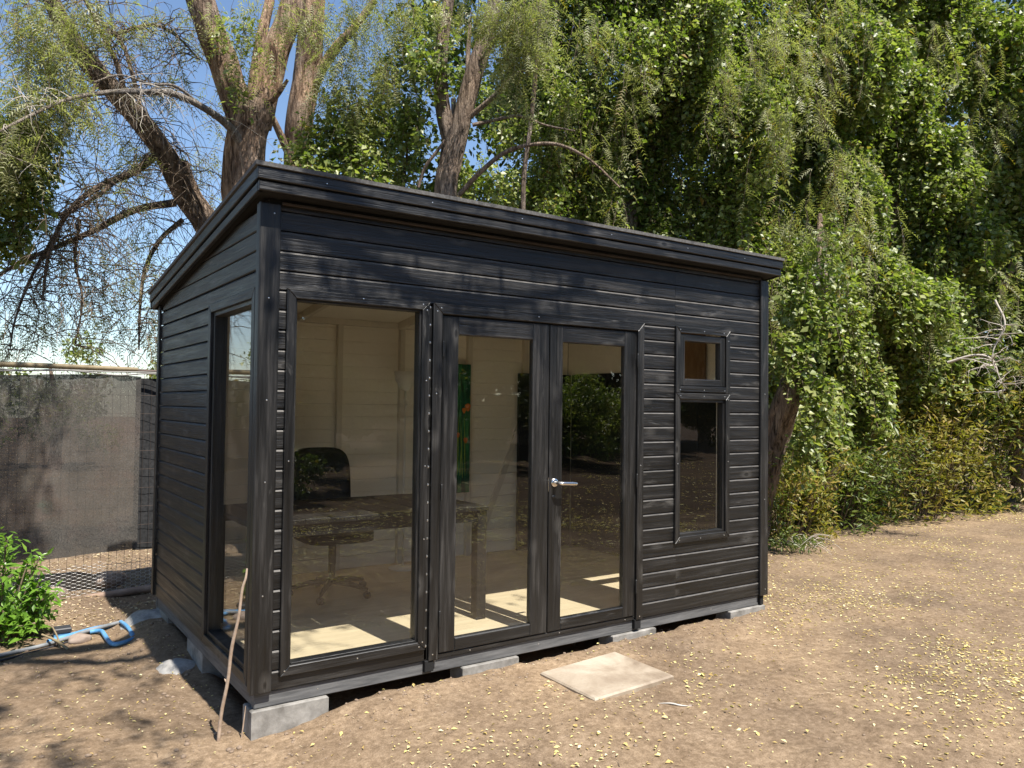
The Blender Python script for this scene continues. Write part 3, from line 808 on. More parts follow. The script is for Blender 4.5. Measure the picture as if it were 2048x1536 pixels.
# blue pipe
pp = empty("water_pipe", (-.3, 2.5, -.12), "bright blue plastic water pipe bent into a loop on the soil", "pipe")
acc = Acc(); zp = -.112
limb(acc, [(-.40, 2.335, zp), (-.362, 2.325, zp+.003), (-.336, 2.29, zp+.006), (-.330, 2.20, zp+.004), (-.326, 2.06, zp), (-.314, 1.955, zp), (-.276, 1.935, zp), (-.185, 1.985, zp)], [.0145]*8, 12, sub=6)
keep(acc.build("bent_pipe", M_PIPE, None, True), pp)
acc = Acc(); limb(acc, [(-.176, 2.02, zp+.006), (-.180, 2.14, zp+.024), (-.190, 2.26, zp+.034), (-.200, 2.40, zp+.026)], [.0125]*4, 12, sub=4)
keep(acc.build("straight_pipe", M_PIPE, None, True), pp)
acc = Acc(); limb(acc, [(-.175, 2.02, zp+.006), (-.179, 2.09, zp+.017)], [.017, .017], 12, sub=2)
limb(acc, [(-.215, 1.965, zp), (-.165, 1.998, zp)], [.018, .018], 12, sub=2)
keep(acc.build("elbow", M_PIPE, None, True), pp)
acc = Acc(); limb(acc, [(-.130, 2.06, zp+.012), (-.145, 2.09, zp+.012), (-.158, 2.11, zp+.012)], [.016, .016, .014], 10, sub=2)
keep(acc.build("end_cap", M_BONE, None, True), pp)
p2 = empty("water_main", (-.3, 2.7, -.12), "blue and grey supply pipe running along the fence foot", "pipe")
acc = Acc(); limb(acc, [(-1.5, 1.90, -.125), (-.93, 2.09, -.118), (-.717, 2.16, -.116), (-.536, 2.265, -.112), (-.437, 2.33, -.106), (-.221, 2.43, -.10), (.003, 2.52, -.10), (.3, 2.62, -.12)], [.013]*8, 10, sub=5)
keep(acc.build("grey_pipe", M_HOSE, None, True), p2)
acc = Acc(); limb(acc, [(-.66, 2.235, -.115), (-.50, 2.32, -.112), (-.36, 2.40, -.112), (-.20, 2.46, -.12)], [.018]*4, 10, sub=5)
keep(acc.build("blue_pipe", M_PIPE, None, True), p2)
vb = empty("valve_box", (-.56, 2.60, -.10), "small black valve box with blue edge beside the brown rock", "valve box")
keep(board("box_body", rect(-.615, -.515, 2.36, 2.45), -.16, -.10, 'xy', M_PIPE, None, .006), vb)
keep(board("lid", rect(-.620, -.510, 2.355, 2.455), -.0995, -.07, 'xy', M_PLASTIC, None, .006), vb)
acc = Acc(); limb(acc, [(-1.6, 1.82, -.128), (-1.0, 1.98, -.126), (-.8, 2.06, -.125), (-.6, 2.17, -.125), (-.5, 2.25, -.125)], [.007]*5, 6, sub=5)
tag(acc.build("cable", M_PLASTIC, None, True), "thin black hose on the soil below the bright bush", "hose")
for i, (a, b, r, lab) in enumerate((((-.60, 2.10, -.14), (-.64, 2.20, -.01), .006, "thin yellow cane stuck in the soil by the valve box"), ((-.56, 2.04, -.13), (-.70, 2.20, -.05), .009, "thick yellow cane lying against the pipe"))):
    acc = Acc(); limb(acc, [a, tuple((a[j]+b[j])/2+.006 for j in range(3)), b], [r, r, r*.7], 7, sub=3)
    tag(acc.build("cane", M_POLE, None, True), lab, "cane")
# leaning stick
acc = Acc()
limb(acc, [(-.118, .10, -.16), (-.112, .075, .0), (-.095, .040, .16), (-.088, .012, .32), (-.070, -.025, .47), (-.062, -.045, .60), (-.050, -.058, .66), (-.046, -.062, .705)], [.0085, .0085, .008, .0085, .007, .0065, .0055, .004], 9, .10, 6, 4)
limb(acc, [(-.097, .045, .15), (-.106, .045, .165), (-.109, .045, .172)], [.006, .004, .001], 6, sub=2)
tag(acc.build("stick", M_STICK, None, True), "long pale stick leaning against the front left corner", "stick")
acc = Acc(); limb(acc, [(-.018, .07, -.16), (-.010, .06, -.06), (-.005, .05, .02)], [.004, .0035, .002], 6, sub=3)
tag(acc.build("stick", M_STICK, None, True), "short thin stalk beside the front left block", "stick")

# ------------------------------------------------------------------ fences
FY = 3.62
fe = empty("shade_fence", (-1.5, FY, -.2), "wire fence hung with faded grey shade cloth under a yellow pole", "fence")
def sheet(name, x0, x1, z0f, z1f, y, mtl, parent, nxs=90, nzs=50, amp=.038, seed=1):
    u = np.linspace(0, 1, nxs); w = np.linspace(0, 1, nzs)
    U, Wv = np.meshgrid(u, w); X = x0+(x1-x0)*U
    Z = z0f(X)+(z1f(X)-z0f(X))*Wv
    Y = y+amp*(fbm(X*3.5, Z*.8, 0*X, seed, 3)-.5)*2
    V = np.stack([X, Y, Z], -1).reshape(-1, 3); i = (np.arange(nzs-1)[:, None]*nxs+np.arange(nxs-1)[None]).ravel()
    return keep(npmesh(name, V, np.stack([i, i+1, i+nxs+1, i+nxs], -1), mtl, None, True), parent)
sheet("shade_cloth", -4.5, .100, lambda X: .208+.03*np.sin(X*2.3+.4)-.012*X, lambda X: 1.70+.02*np.sin(X*3.1+2)-.012*(X+1), FY-.012, M_CLOTH, fe, 260, 60)
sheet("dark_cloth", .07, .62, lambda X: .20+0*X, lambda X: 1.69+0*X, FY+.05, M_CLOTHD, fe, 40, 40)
acc = Acc(); limb(acc, [(-4.6, FY-.02, 1.80), (-3, FY-.02, 1.79), (-1.5, FY-.02, 1.772), (-.6, FY-.02, 1.768), (.07, FY-.02, 1.760)], [.026, .025, .024, .022, .020], 10, .04, 8)
keep(acc.build("top_pole", M_POLE, None, True), fe)
acc = Acc(); limb(acc, [(.0, FY+.03, 1.755), (.3, FY+.03, 1.75), (.9, FY+.03, 1.75)], [.017]*3, 8, sub=3)
keep(acc.build("dark_rail", M_DWIRE, None, True), fe)
for pts in ([(-4.5, 1.74), (-2.5, 1.73), (-1.2, 1.735), (-.75, 1.725), (-.45, 1.735), (-.1, 1.708), (.12, 1.728), (.35, 1.725)], [(-1.3, 1.70), (-.8, 1.722), (-.55, 1.738), (-.2, 1.735), (.1, 1.74), (.4, 1.732)]):
    acc = Acc(); limb(acc, [(a, FY-.035, b) for a, b in pts], [.0065]*len(pts), 6, sub=6)
    keep(acc.build("cable", M_ROPE, None, True), fe)
acc = Acc(); limb(acc, [(-4.5, FY-.03, -.20), (-2, FY-.03, -.19), (-.95, FY-.03, -.20), (-.4, FY-.03, -.165), (.0, FY-.03, -.14), (.5, FY-.03, -.12)], [.04, .038, .036, .034, .032, .03], 12, .12, 8, 3)
keep(acc.build("bottom_log", M_LOG, None, True), fe)
for x in (-3.9, -1.62, .58):
    acc = Acc(); limb(acc, [(x, FY+.05, -.3), (x, FY+.05, .8), (x, FY+.05, 1.80)], [.03, .03, .03], 8, .05, 3)
    keep(acc.build("fence_post", M_LOG, None, True), fe)
def wires(segs, r):
    """three sided wires for many straight segments at once"""
    segs = np.asarray(segs, float); A, B = segs[:, 0], segs[:, 1]
    T = B-A; T /= np.linalg.norm(T, axis=1)[:, None]+1e-9
    U = np.cross(T, np.array([.31, .92, .23])); U /= np.linalg.norm(U, axis=1)[:, None]; W = np.cross(T, U)
    V = []
    for P_ in (A, B):
        for k in range(3):
            a = k*2*np.pi/3; V.append(P_+r*(U*math.cos(a)+W*math.sin(a)))
    V = np.stack(V, 1).reshape(-1, 3); b = np.arange(len(segs))[:, None]*6
    F = np.concatenate([b+np.array([[k, (k+1) % 3, 3+(k+1) % 3, 3+k]]) for k in range(3)])
    return V, F
def welded(x0, x1, z0, z1, y, dx, dzz, r, zoff=lambda x: 0.0):
    sg = []
    for x in np.arange(x0, x1, dx): sg.append([(x, y, z0+zoff(x)), (x+.003, y, z1)])
    for z in np.arange(z0, z1, dzz):
        for x in np.arange(x0, x1, .6): sg.append([(x, y, z+zoff(x)*(z1-z)/(z1-z0)), (min(x+.6, x1), y, z+zoff(x+.6)*(z1-z)/(z1-z0))])
    return wires(sg, r)
V, F = welded(-3.5, .6, -.22, 1.74, FY+.012, .0615, .16, .0018)
keep(tag(npmesh("wire_mesh", V, F, M_DWIRE), kind="stuff"), fe)
# hexagonal chicken wire
sg = []
HW, HH = .050, .029
for c in range(-94, 8):
    for r in range(0, 15):
        x = c*HW*.75; z = -.27+r*HH+(HH/2 if c % 2 else 0)
        if z > .115+.03*math.sin(x*3+1): continue
        w = lambda a, b: (x+a*HW, FY-.022+.010*math.sin((x+a*HW)*5+(z+b*HH)*9), z+b*HH)
        sg += [[w(-.25, .5), w(.25, .5)], [w(.25, .5), w(.5, 0)], [w(.5, 0), w(.25, -.5)]]
V, F = wires(sg, .0016)
keep(tag(npmesh("chicken_wire", V, F, M_WIRE), kind="stuff"), fe)
f2 = empty("mesh_fence", (6.5, FY, -.1), "rusty welded wire fence running behind the shrubs on the right", "fence")
V, F = welded(.62, 12.0, -.15, 1.76, FY+.02, .055, .15, .0022)
keep(tag(npmesh("wire_mesh", V, F, M_DWIRE), kind="stuff"), f2)
for x in (2.5, 4.9, 7.3, 9.7, 11.9):
    acc = Acc(); limb(acc, [(x, FY+.05, -.3), (x, FY+.05, 1.82)], [.025, .025], 8, sub=2)
    keep(acc.build("fence_post", M_DWIRE, None, True), f2)

# ------------------------------------------------------------------ foliage generators
def unit(a): return a/(np.linalg.norm(a, axis=-1, keepdims=True)+1e-9)
class Leaves:
    def __init__(s): s.V = []; s.F = []; s.M = []; s.n = 0
    def rhomb(s, P, D, Nn, L, W, m=0, fold=.12):
        n = len(P)
        if n == 0: return
        D = unit(D); sd = unit(np.cross(D, Nn)); Nn = np.cross(sd, D)
        L = np.broadcast_to(L, n)[:, None]; W = np.broadcast_to(W, n)[:, None]
        mid = P+D*L*.45
        V = np.stack([P, mid+sd*W/2+Nn*W*fold, P+D*L-Nn*W*fold, mid-sd*W/2+Nn*W*fold], 1).reshape(-1, 3)
        b = np.arange(n)[:, None]*4+s.n
        s.V.append(V); s.F.append(np.concatenate([b+np.array([[0, 1, 2]]), b+np.array([[0, 2, 3]])])); s.n += 4*n
        s.M.append(np.full(2*n, m) if np.isscalar(m) else np.concatenate([m, m]))
    def tri(s, A, B, C, m=0):
        n = len(A)
        s.V.append(np.stack([A, B, C], 1).reshape(-1, 3)); s.F.append(np.arange(n)[:, None]*3+s.n+np.array([[0, 1, 2]])); s.n += 3*n
        s.M.append(np.full(n, m) if np.isscalar(m) else m)
    def stem(s, A, B, w, m):
        sd = unit(np.cross(B-A, np.array([.57, .82, .1])))*w/2
        s.tri(A-sd, A+sd, B, m); s.tri(B-sd, A+sd*.5, B+sd, m)
    def build(s, name, mats, parent=None):
        return npmesh(name, np.vstack(s.V), np.vstack(s.F), mats, parent, False, np.concatenate(s.M))
def strands(rg, S0, Ls, drift, step, wob=.06):
    """hanging shoots: start points S0, lengths Ls; returns node positions, tangents"""
    M = len(S0); K = int(np.ceil(Ls.max()/step))+1
    t = np.arange(K)[None]*step; ok = t < Ls[:, None]
    a = rg.uniform(0, 2*np.pi, M)[:, None]; dr = drift*rg.uniform(.3, 1, M)[:, None]
    q = t/Ls[:, None]
    h = dr*Ls[:, None]*(1-np.exp(-2.2*q))
    w = wob*np.sin(t*rg.uniform(4, 11, M)[:, None]+a*3)*q
    x = S0[:, :1]+np.cos(a)*h+w*np.sin(a); y = S0[:, 1:2]+np.sin(a)*h-w*np.cos(a)
    z = S0[:, 2:]-t*(.45+.55*np.clip(q*1.8, 0, 1))
    P = np.stack([x, y, z], -1); T = np.gradient(P, axis=1)
    return P, unit(T), ok
def ivy(L, rg, S0, Ls, size=.07, drift=.35, step=.05, mats=(0, 1), yel=.03, stem_m=2):
    P, T, ok = strands(rg, S0, Ls, drift, step)
    A, B = P[:, :-1][ok[:, 1:]], P[:, 1:][ok[:, 1:]]
    pick = rg.random(len(A)) < .5
    L.stem(A[pick], B[pick], .006, stem_m)
    Pn = P[ok]
    n = len(Pn)
    for rep in range(2):
        D = unit(np.stack([rg.normal(0, 1, n), rg.normal(-.15, 1, n), rg.normal(-.45, .5, n)], -1))
        Nn = unit(np.stack([rg.normal(0, .55, n), rg.normal(-.35, .55, n), np.full(n, .75)], -1))
        m = np.where(rg.random(n) < yel, mats[1], mats[0])
        l = size*np.clip(rg.lognormal(-.08, .32, n), .4, 1.7)
        L.rhomb(Pn+D*.015+rg.normal(0, .015, (n, 3)), D, Nn, l, l*rg.uniform(.55, .85, n), m)
def pepper(L, rg, S0, Ls, drift=.3, step=.10, npair=7, leaf=.21, mats=(0, 1), yel=.03, stem_m=2, lw=.0125, ll=.050):
    P, T, ok = strands(rg, S0, Ls, drift, step)
    A, B = P[:, :-1][ok[:, 1:]], P[:, 1:][ok[:, 1:]]
    L.stem(A, B, .0045, stem_m)
    Pn = P[ok]; n = len(Pn)
    D = unit(np.stack([rg.normal(0, 1, n), rg.normal(-.1, 1, n), rg.normal(-.75, .35, n)], -1))
    sd = unit(np.cross(D, np.stack([rg.normal(0, .5, n), rg.normal(0, .5, n), np.ones(n)], -1)))
    ln = leaf*rg.uniform(.6, 1.15, n)
    yy = np.where(rg.random(n) < yel, mats[1], mats[0])
    for k in range(npair):
        f = (k+.6)/npair
        Q = Pn+D*(ln*f)[:, None]+np.array([0, 0, -1])*(ln*f*f*.45)[:, None]
        for s in (-1, 1):
            dd = unit(sd*s+D*.55+np.array([0, 0, -.25])+rg.normal(0, .12, (n, 3)))
            l_ = ll*(1.1-.35*abs(f-.5)*2)
            e = unit(D)*(lw/2)
            L.tri(Q-e, Q+e, Q+dd*l_, yy)
def clump_pts(rg, c, n, flat=1.0):
    x, y, z, r = c
    d = unit(rg.normal(0, 1, (n, 3)))*(rg.random((n, 1))**.4)
    d[:, 2] = d[:, 2]*.75*flat+.25
    return np.array([x, y, z])+d*r
def crown(root, name, seed, ivyc=(), pepc=(), size=.07, yel=.03, mats=None, ivy_len=(.25, .8), pep_len=(.2, .65), npair=7):
    L = Leaves(); rg = np.random.default_rng(seed)
    for c in ivyc:
        n = int(c[4]); S0 = clump_pts(rg, c[:4], n)
        ivy(L, rg, S0, rg.uniform(ivy_len[0], ivy_len[1], n)*min(1.3, max(.5, c[3]/.6)), size, yel=yel)
    for c in pepc:
        n = int(c[4]); S0 = clump_pts(rg, c[:4], n)
        pepper(L, rg, S0, rg.uniform(pep_len[0], pep_len[1], n)*min(1.3, max(.5, c[3]/.6)), mats=(3, 4), yel=yel*1.5, npair=npair)
    o = L.build(name, mats or [M_IVY, M_YEL, M_TWIG, M_PEP, M_YEL], root)
    return o
def twigs(acc, rg, base, n, length, r0, droop=.9, sub=3, m=0, spread=1.0):
    """fine drooping twigs starting from points along a limb"""
    idx = rg.integers(0, len(base), n)
    for i in idx:
        p = base[i].copy(); d = unit(np.array([rg.normal(0, spread), rg.normal(0, spread), rg.uniform(-.2, .7)])); l = length*rg.uniform(.4, 1.2)
        pts = [p]; K = 6
        for k in range(K):
            d = unit(d+np.array([rg.normal(0, .36), rg.normal(0, .36), rg.normal(0, .15)-droop*(.14+.06*k)]))
            p = p+d*l/K; pts.append(p)
        V, F = tube_arr(np.array(pts), np.linspace(r0, r0*.3, K+1), 3)
        acc.add(V, F, m)
        for q in range(3):
            j = rg.integers(1, K); p2 = pts[j].copy(); d2 = unit(np.array([rg.normal(0, 1), rg.normal(0, 1), rg.normal(-.5, .4)])); l2 = l*.35*rg.uniform(.4, 1.2); pp_ = [p2]
            for k in range(4):
                d2 = unit(d2+np.array([rg.normal(0, .2), rg.normal(0, .2), -droop*.35])); p2 = p2+d2*l2/4; pp_.append(p2)
            V, F = tube_arr(np.array(pp_), np.linspace(r0*.5, r0*.2, 5), 3); acc.add(V, F, m)
def tree(name, label, base, group=None):
    return empty(name, base, label, "tree", group)

# ------------------------------------------------------------------ left: leaning pepper tree
GR = "trees behind the garden office"
A = tree("pepper_tree", "dark trunked pepper tree leaning to the upper left behind the fence", (1.6, 5.6, -.1))
acc = Acc(); rg = np.random.default_rng(11)
PA, RA = limb(acc, [(2.472, 5.147, -0.165), (1.680, 5.219, 1.751), (1.081, 5.180, 3.284), (0.751, 5.154, 3.726), (0.511, 4.998, 4.076), (0.191, 4.850, 4.385), (-0.195, 4.701, 4.695), (-0.472, 4.527, 4.942), (-0.627, 4.438, 5.233), (-0.781, 4.347, 5.690)],
              [.19, .17, .14, .135, .115, .10, .095, .08, .07, .05], 36, .28, 14, 4)
limb(acc, [(1.146, 5.215, 3.186), (0.938, 5.163, 3.593), (0.776, 5.097, 3.881), (0.713, 5.059, 4.066)], [.09, .075, .06, .045], 12, .2, 6, 5)
keep(acc.build("trunk", M_BARK2, None, True), A)
BR = []
for i, (pts, rr) in enumerate([
    ([(0.486, 5.003, 4.126), (0.198, 4.951, 3.823), (-0.102, 4.891, 3.620), (-0.372, 4.719, 3.305), (-0.534, 4.632, 2.888), (-0.589, 4.536, 2.405)], [.045, .04, .032, .025, .018, .01]),
    ([(0.636, 5.075, 3.610), (0.245, 5.044, 3.464), (-0.123, 4.994, 3.196), (-0.479, 4.829, 2.949), (-0.767, 4.647, 2.746), (-1.030, 4.555, 2.502)], [.045, .036, .03, .024, .02, .01]),
    ([(0.122, 4.861, 4.449), (0.010, 4.776, 4.824), (-0.140, 4.694, 5.052), (-0.306, 4.612, 5.312)], [.03, .026, .02, .015]),
    ([(0.260, 4.839, 4.371), (0.175, 4.954, 4.826), (0.067, 5.071, 5.203), (-0.186, 5.102, 5.402)], [.026, .022, .018, .012]),
    ([(0.753, 5.255, 3.473), (0.520, 5.200, 3.214), (0.368, 5.125, 2.865), (0.314, 5.033, 2.432), (0.314, 5.033, 2.018)], [.03, .024, .02, .014, .008]),
    ([(0.115, 4.862, 3.787), (-0.166, 4.697, 3.454), (-0.510, 4.530, 3.200), (-0.753, 4.446, 3.283), (-1.014, 4.355, 3.134)], [.022, .02, .016, .012, .008]),
    ([(-0.151, 4.696, 4.607), (-0.372, 4.518, 4.160), (-0.571, 4.435, 3.769), (-0.647, 4.339, 3.368)], [.022, .018, .012, .008]),
    ([(-0.266, 4.910, 3.260), (-0.300, 4.913, 2.862), (-0.226, 4.905, 2.475), (-0.280, 4.911, 2.030)], [.016, .014, .01, .006]),
    ([(-0.490, 4.729, 3.051), (-0.680, 4.742, 2.606), (-0.788, 4.748, 2.225), (-0.820, 4.749, 1.946)], [.016, .014, .01, .006]),
    ([(1.001, 5.302, 3.462), (0.936, 5.318, 2.953), (0.770, 5.354, 2.553), (0.705, 5.367, 2.110)], [.02, .016, .01, .006]),
    ([(-0.054, 4.684, 5.072), (0.273, 4.634, 5.247), (0.500, 4.593, 5.194), (0.734, 4.543, 4.982)], [.02, .016, .012, .008])]):
    acc = Acc(); P_, R_ = limb(acc, pts, rr, 8, .1, 6, 20+i); keep(acc.build("branch", M_BARK2, None, True), A); BR.append(P_)
acc = Acc(); allb = np.vstack(BR+[PA[len(PA)//3:]])
twigs(acc, rg, allb, 640, .95, .0065)
keep(tag(acc.build("twigs", M_TWIG, None, False), kind="stuff"), A)
PC = [(-0.78, 3.95, 4.63, 0.37, 105), (-0.59, 3.93, 4.37, 0.32, 76), (-0.74, 3.74, 3.97, 0.30, 90), (-0.35, 4.11, 4.91, 0.33, 48), (-0.90, 3.75, 3.52, 0.25, 55), (-0.52, 3.83, 4.09, 0.21, 48), (-0.12, 4.09, 5.06, 0.33, 19), (0.31, 4.32, 5.18, 0.35, 19), (0.53, 4.49, 5.06, 0.23, 10),
      (0.42, 4.61, 4.62, 0.29, 10), (0.42, 4.61, 4.77, 0.23, 10), (0.11, 4.86, 4.01, 0.35, 17), (-0.15, 4.90, 3.82, 0.23, 13), (0.08, 4.87, 3.50, 0.34, 17), (-0.68, 4.94, 3.16, 0.34, 23), (-0.41, 5.12, 2.78, 0.35, 25), (-0.73, 5.15, 2.46, 0.34, 27), (-0.06, 5.09, 3.02, 0.35, 21), (-0.05, 5.09, 2.51, 0.34, 23),
      (0.26, 5.04, 2.74, 0.35, 27), (0.44, 5.21, 2.35, 0.23, 19), (0.98, 5.51, 4.18, 0.32, 17), (1.13, 5.48, 4.55, 0.26, 8), (1.25, 5.45, 3.70, 0.25, 17), (0.74, 5.26, 2.92, 0.30, 23), (-0.40, 5.53, 2.27, 0.30, 23), (-0.75, 5.55, 2.04, 0.30, 23), (0.19, 5.46, 2.25, 0.24, 17), (-0.10, 5.70, 2.03, 0.24, 13),
      (-0.41, 4.52, 4.06, 0.22, 21), (1.02, 5.30, 4.99, 0.25, 8), (0.42, 5.22, 3.20, 0.24, 17), (0.63, 5.38, 2.05, 0.24, 19), (-0.62, 4.74, 3.46, 0.28, 17), (0.86, 4.92, 5.48, 0.31, 17)]
o = crown(None, "crown", 12, (), PC, mats=[M_IVY, M_YEL, M_TWIG, M_PEP, M_YEL], pep_len=(.15, .62)); keep(tag(o, kind="stuff"), A)

IV = tree("ivy_tree", "dark round leaved tree at the left picture edge", (-1.8, 4.4, -.1))
acc = Acc(); limb(acc, [(-1.294, 4.355, 0.388), (-1.299, 4.355, 1.901), (-1.186, 4.256, 2.876), (-1.132, 4.156, 3.458)], [.12, .10, .07, .02], 12, .15, 6, 8)
keep(acc.build("trunk", M_BARK2, None, True), IV)
o = crown(None, "crown", 13, [(-0.90, 4.05, 3.73, 0.29, 132), (-0.74, 4.14, 3.53, 0.29, 143), (-0.84, 4.15, 3.21, 0.29, 143), (-0.67, 4.24, 3.83, 0.16, 57), (-1.17, 4.16, 3.49, 0.37, 132), (-0.87, 4.25, 2.92, 0.21, 75), (-1.12, 4.16, 2.83, 0.26, 66), (-1.36, 4.15, 3.12, 0.41, 110)], size=.060, ivy_len=(.15, .45))
keep(tag(o, kind="stuff"), IV)

# ------------------------------------------------------------------ big forked tree
B = tree("forked_tree", "thick reddish trunk forking in a V right behind the roof corner", (1.2, 4.7, -.1))
acc = Acc()
limb(acc, [(1.359, 4.585, -0.037), (1.234, 4.414, 2.032), (1.170, 4.380, 3.369), (1.142, 4.336, 3.873), (1.149, 4.282, 4.222), (1.172, 4.223, 4.442), (1.183, 4.200, 4.566)], [.28, .22, .20, .20, .20, .225, .20], 64, .20, 16, 1)
limb(acc, [(1.121, 4.259, 4.287), (0.970, 4.228, 4.652), (0.832, 4.211, 4.990), (0.682, 4.196, 5.342), (0.561, 4.172, 5.690), (0.465, 4.090, 6.108)], [.15, .145, .14, .135, .12, .10], 44, .24, 14, 2)
limb(acc, [(1.213, 4.232, 4.325), (1.308, 4.204, 4.700), (1.388, 4.158, 5.121), (1.490, 4.124, 5.450), (1.564, 4.099, 5.831), (1.605, 3.979, 6.367)], [.15, .13, .125, .125, .12, .10], 44, .24, 14, 3)
limb(acc, [(1.225, 4.312, 4.403), (1.264, 4.405, 4.861), (1.324, 4.492, 5.280), (1.441, 4.560, 5.829)], [.10, .075, .06, .05], 16, .15, 6, 4)
keep(acc.build("trunk", M_BARK, None, True), B)
acc = Acc(); PB, _ = limb(acc, [(1.078, 4.198, 4.082), (0.903, 4.090, 4.217), (0.633, 3.951, 4.291), (0.336, 3.810, 4.305), (0.096, 3.752, 4.243), (-0.172, 3.690, 4.159), ((-0.461, 3.623, 4.021)), (-0.662, 3.539, 3.865), (-0.982, 3.454, 3.581), (-1.201, 3.456, 3.389)], [.05, .042, .034, .03, .024, .022, .018, .014, .011, .007], 10, .12, 8, 7)
limb(acc, [(0.578, 3.912, 4.310), (0.355, 3.806, 4.378), (0.134, 3.745, 4.322), (-0.118, 3.683, 4.318), (-0.336, 3.610, 4.174)], [.016, .014, .011, .009, .005], 7, .1, 6, 8)
keep(acc.build("branch", M_BARKP, None, True), B)
acc = Acc(); limb(acc, [(1.312, 4.077, 4.532), (1.363, 3.956, 4.607), (1.407, 3.836, 4.705)], [.035, .026, .016], 9, .15, 4, 9)
keep(acc.build("broken_branch", M_BARK, None, True), B)
acc = Acc(); twigs(acc, np.random.default_rng(21), PB[10:], 50, .7, .005, m=0)
keep(tag(acc.build("twigs", M_TWIGP, None), kind="stuff"), B)
o = crown(None, "crown", 22, [(0.85, 3.69, 4.99, 0.22, 18), (0.95, 3.87, 4.55, 0.15, 11)], [(0.70, 3.83, 5.20, 0.28, 12), (0.97, 3.66, 5.11, 0.27, 14), (1.26, 3.67, 5.30, 0.28, 14), (0.92, 3.77, 4.85, 0.22, 9), (1.15, 3.60, 4.90, 0.22, 8), (-0.58, 3.53, 4.15, 0.30, 9), (-0.32, 3.51, 3.95, 0.15, 4), (1.00, 3.86, 4.66, 0.16, 5), (1.41, 3.52, 5.23, 0.22, 10), (-0.92, 3.35, 3.57, 0.28, 8)], size=.05)
keep(tag(o, kind="stuff"), B)

Cc = tree("back_tree", "second reddish trunk standing just right behind the forked one", (2.0, 5.6, -.1))
acc = Acc()
limb(acc, [(2.286, 5.647, -0.192), (2.088, 5.399, 3.331), (2.037, 5.311, 4.331), (2.026, 5.209, 4.841), (2.082, 5.189, 5.387), (2.092, 5.079, 5.889), (2.096, 4.971, 6.679)], [.24, .18, .165, .165, .16, .15, .12], 44, .24, 14, 31)
limb(acc, [(2.087, 5.187, 5.088), (2.207, 5.036, 5.427), (2.342, 4.876, 5.691), (2.459, 4.719, 5.854), (2.649, 4.527, 6.187)], [.075, .065, .06, .05, .04], 12, .15, 6, 32)
limb(acc, [(1.899, 5.253, 4.469), (1.739, 5.200, 4.717), (1.616, 5.134, 4.874), (1.533, 5.160, 5.123)], [.05, .04, .035, .025], 10, .15, 6, 33)
keep(acc.build("trunk", M_BARK, None, True), Cc)
o = crown(None, "crown", 34, [(1.90, 4.83, 4.36, 0.24, 26), (2.05, 4.45, 4.29, 0.30, 66), (2.26, 4.26, 4.45, 0.29, 75), (2.23, 4.49, 4.84, 0.30, 57), (1.93, 4.61, 4.53, 0.18, 18), (2.64, 4.31, 4.71, 0.36, 79), (2.36, 4.22, 4.12, 0.32, 84), (2.85, 4.21, 4.21, 0.27, 57), (1.93, 4.29, 4.00, 0.23, 44)],
          [(1.92, 4.18, 5.65, 0.30, 29), (2.16, 4.08, 5.52, 0.36, 40), (1.97, 4.16, 5.12, 0.30, 29), (2.27, 4.04, 5.04, 0.35, 42), (2.54, 4.02, 5.61, 0.37, 40), (2.21, 4.17, 4.69, 0.29, 29), (2.60, 4.00, 5.06, 0.36, 34), (2.88, 3.97, 5.80, 0.31, 26), (2.35, 4.00, 5.87, 0.37, 32), (1.95, 4.38, 4.80, 0.24, 16)], size=.062)
keep(tag(o, kind="stuff"), Cc)

# ------------------------------------------------------------------ middle forked tree
D = tree("slender_forked_tree", "smooth grey brown trunk forking above the middle of the roof", (3.3, 4.4, -.1))
acc = Acc()
limb(acc, [(3.382, 4.037, -0.110), (3.306, 3.965, 2.685), (3.256, 3.878, 3.863), (3.296, 3.855, 4.207), (3.341, 3.829, 4.495)], [.18, .135, .13, .125, .13], 32, .12, 12, 41)
limb(acc, [(3.313, 3.845, 4.408), (3.195, 3.856, 4.814), (3.136, 3.831, 5.190), (3.160, 3.818, 5.646), (3.221, 3.783, 6.164), (3.188, 3.687, 6.735)], [.095, .085, .08, .075, .065, .05], 26, .15, 12, 42)
limb(acc, [(3.343, 3.828, 4.381), (3.408, 3.731, 4.853), (3.473, 3.632, 5.264), (3.574, 3.569, 5.639), (3.655, 3.517, 6.071), (3.663, 3.391, 6.702)], [.11, .105, .10, .095, .085, .06], 28, .15, 12, 43)
limb(acc, [(3.430, 3.659, 4.921), (3.457, 3.760, 5.419), (3.524, 3.836, 5.873)], [.04, .03, .02], 9, .1, 6, 44)
keep(acc.build("trunk", M_BARK2, None, True), D)
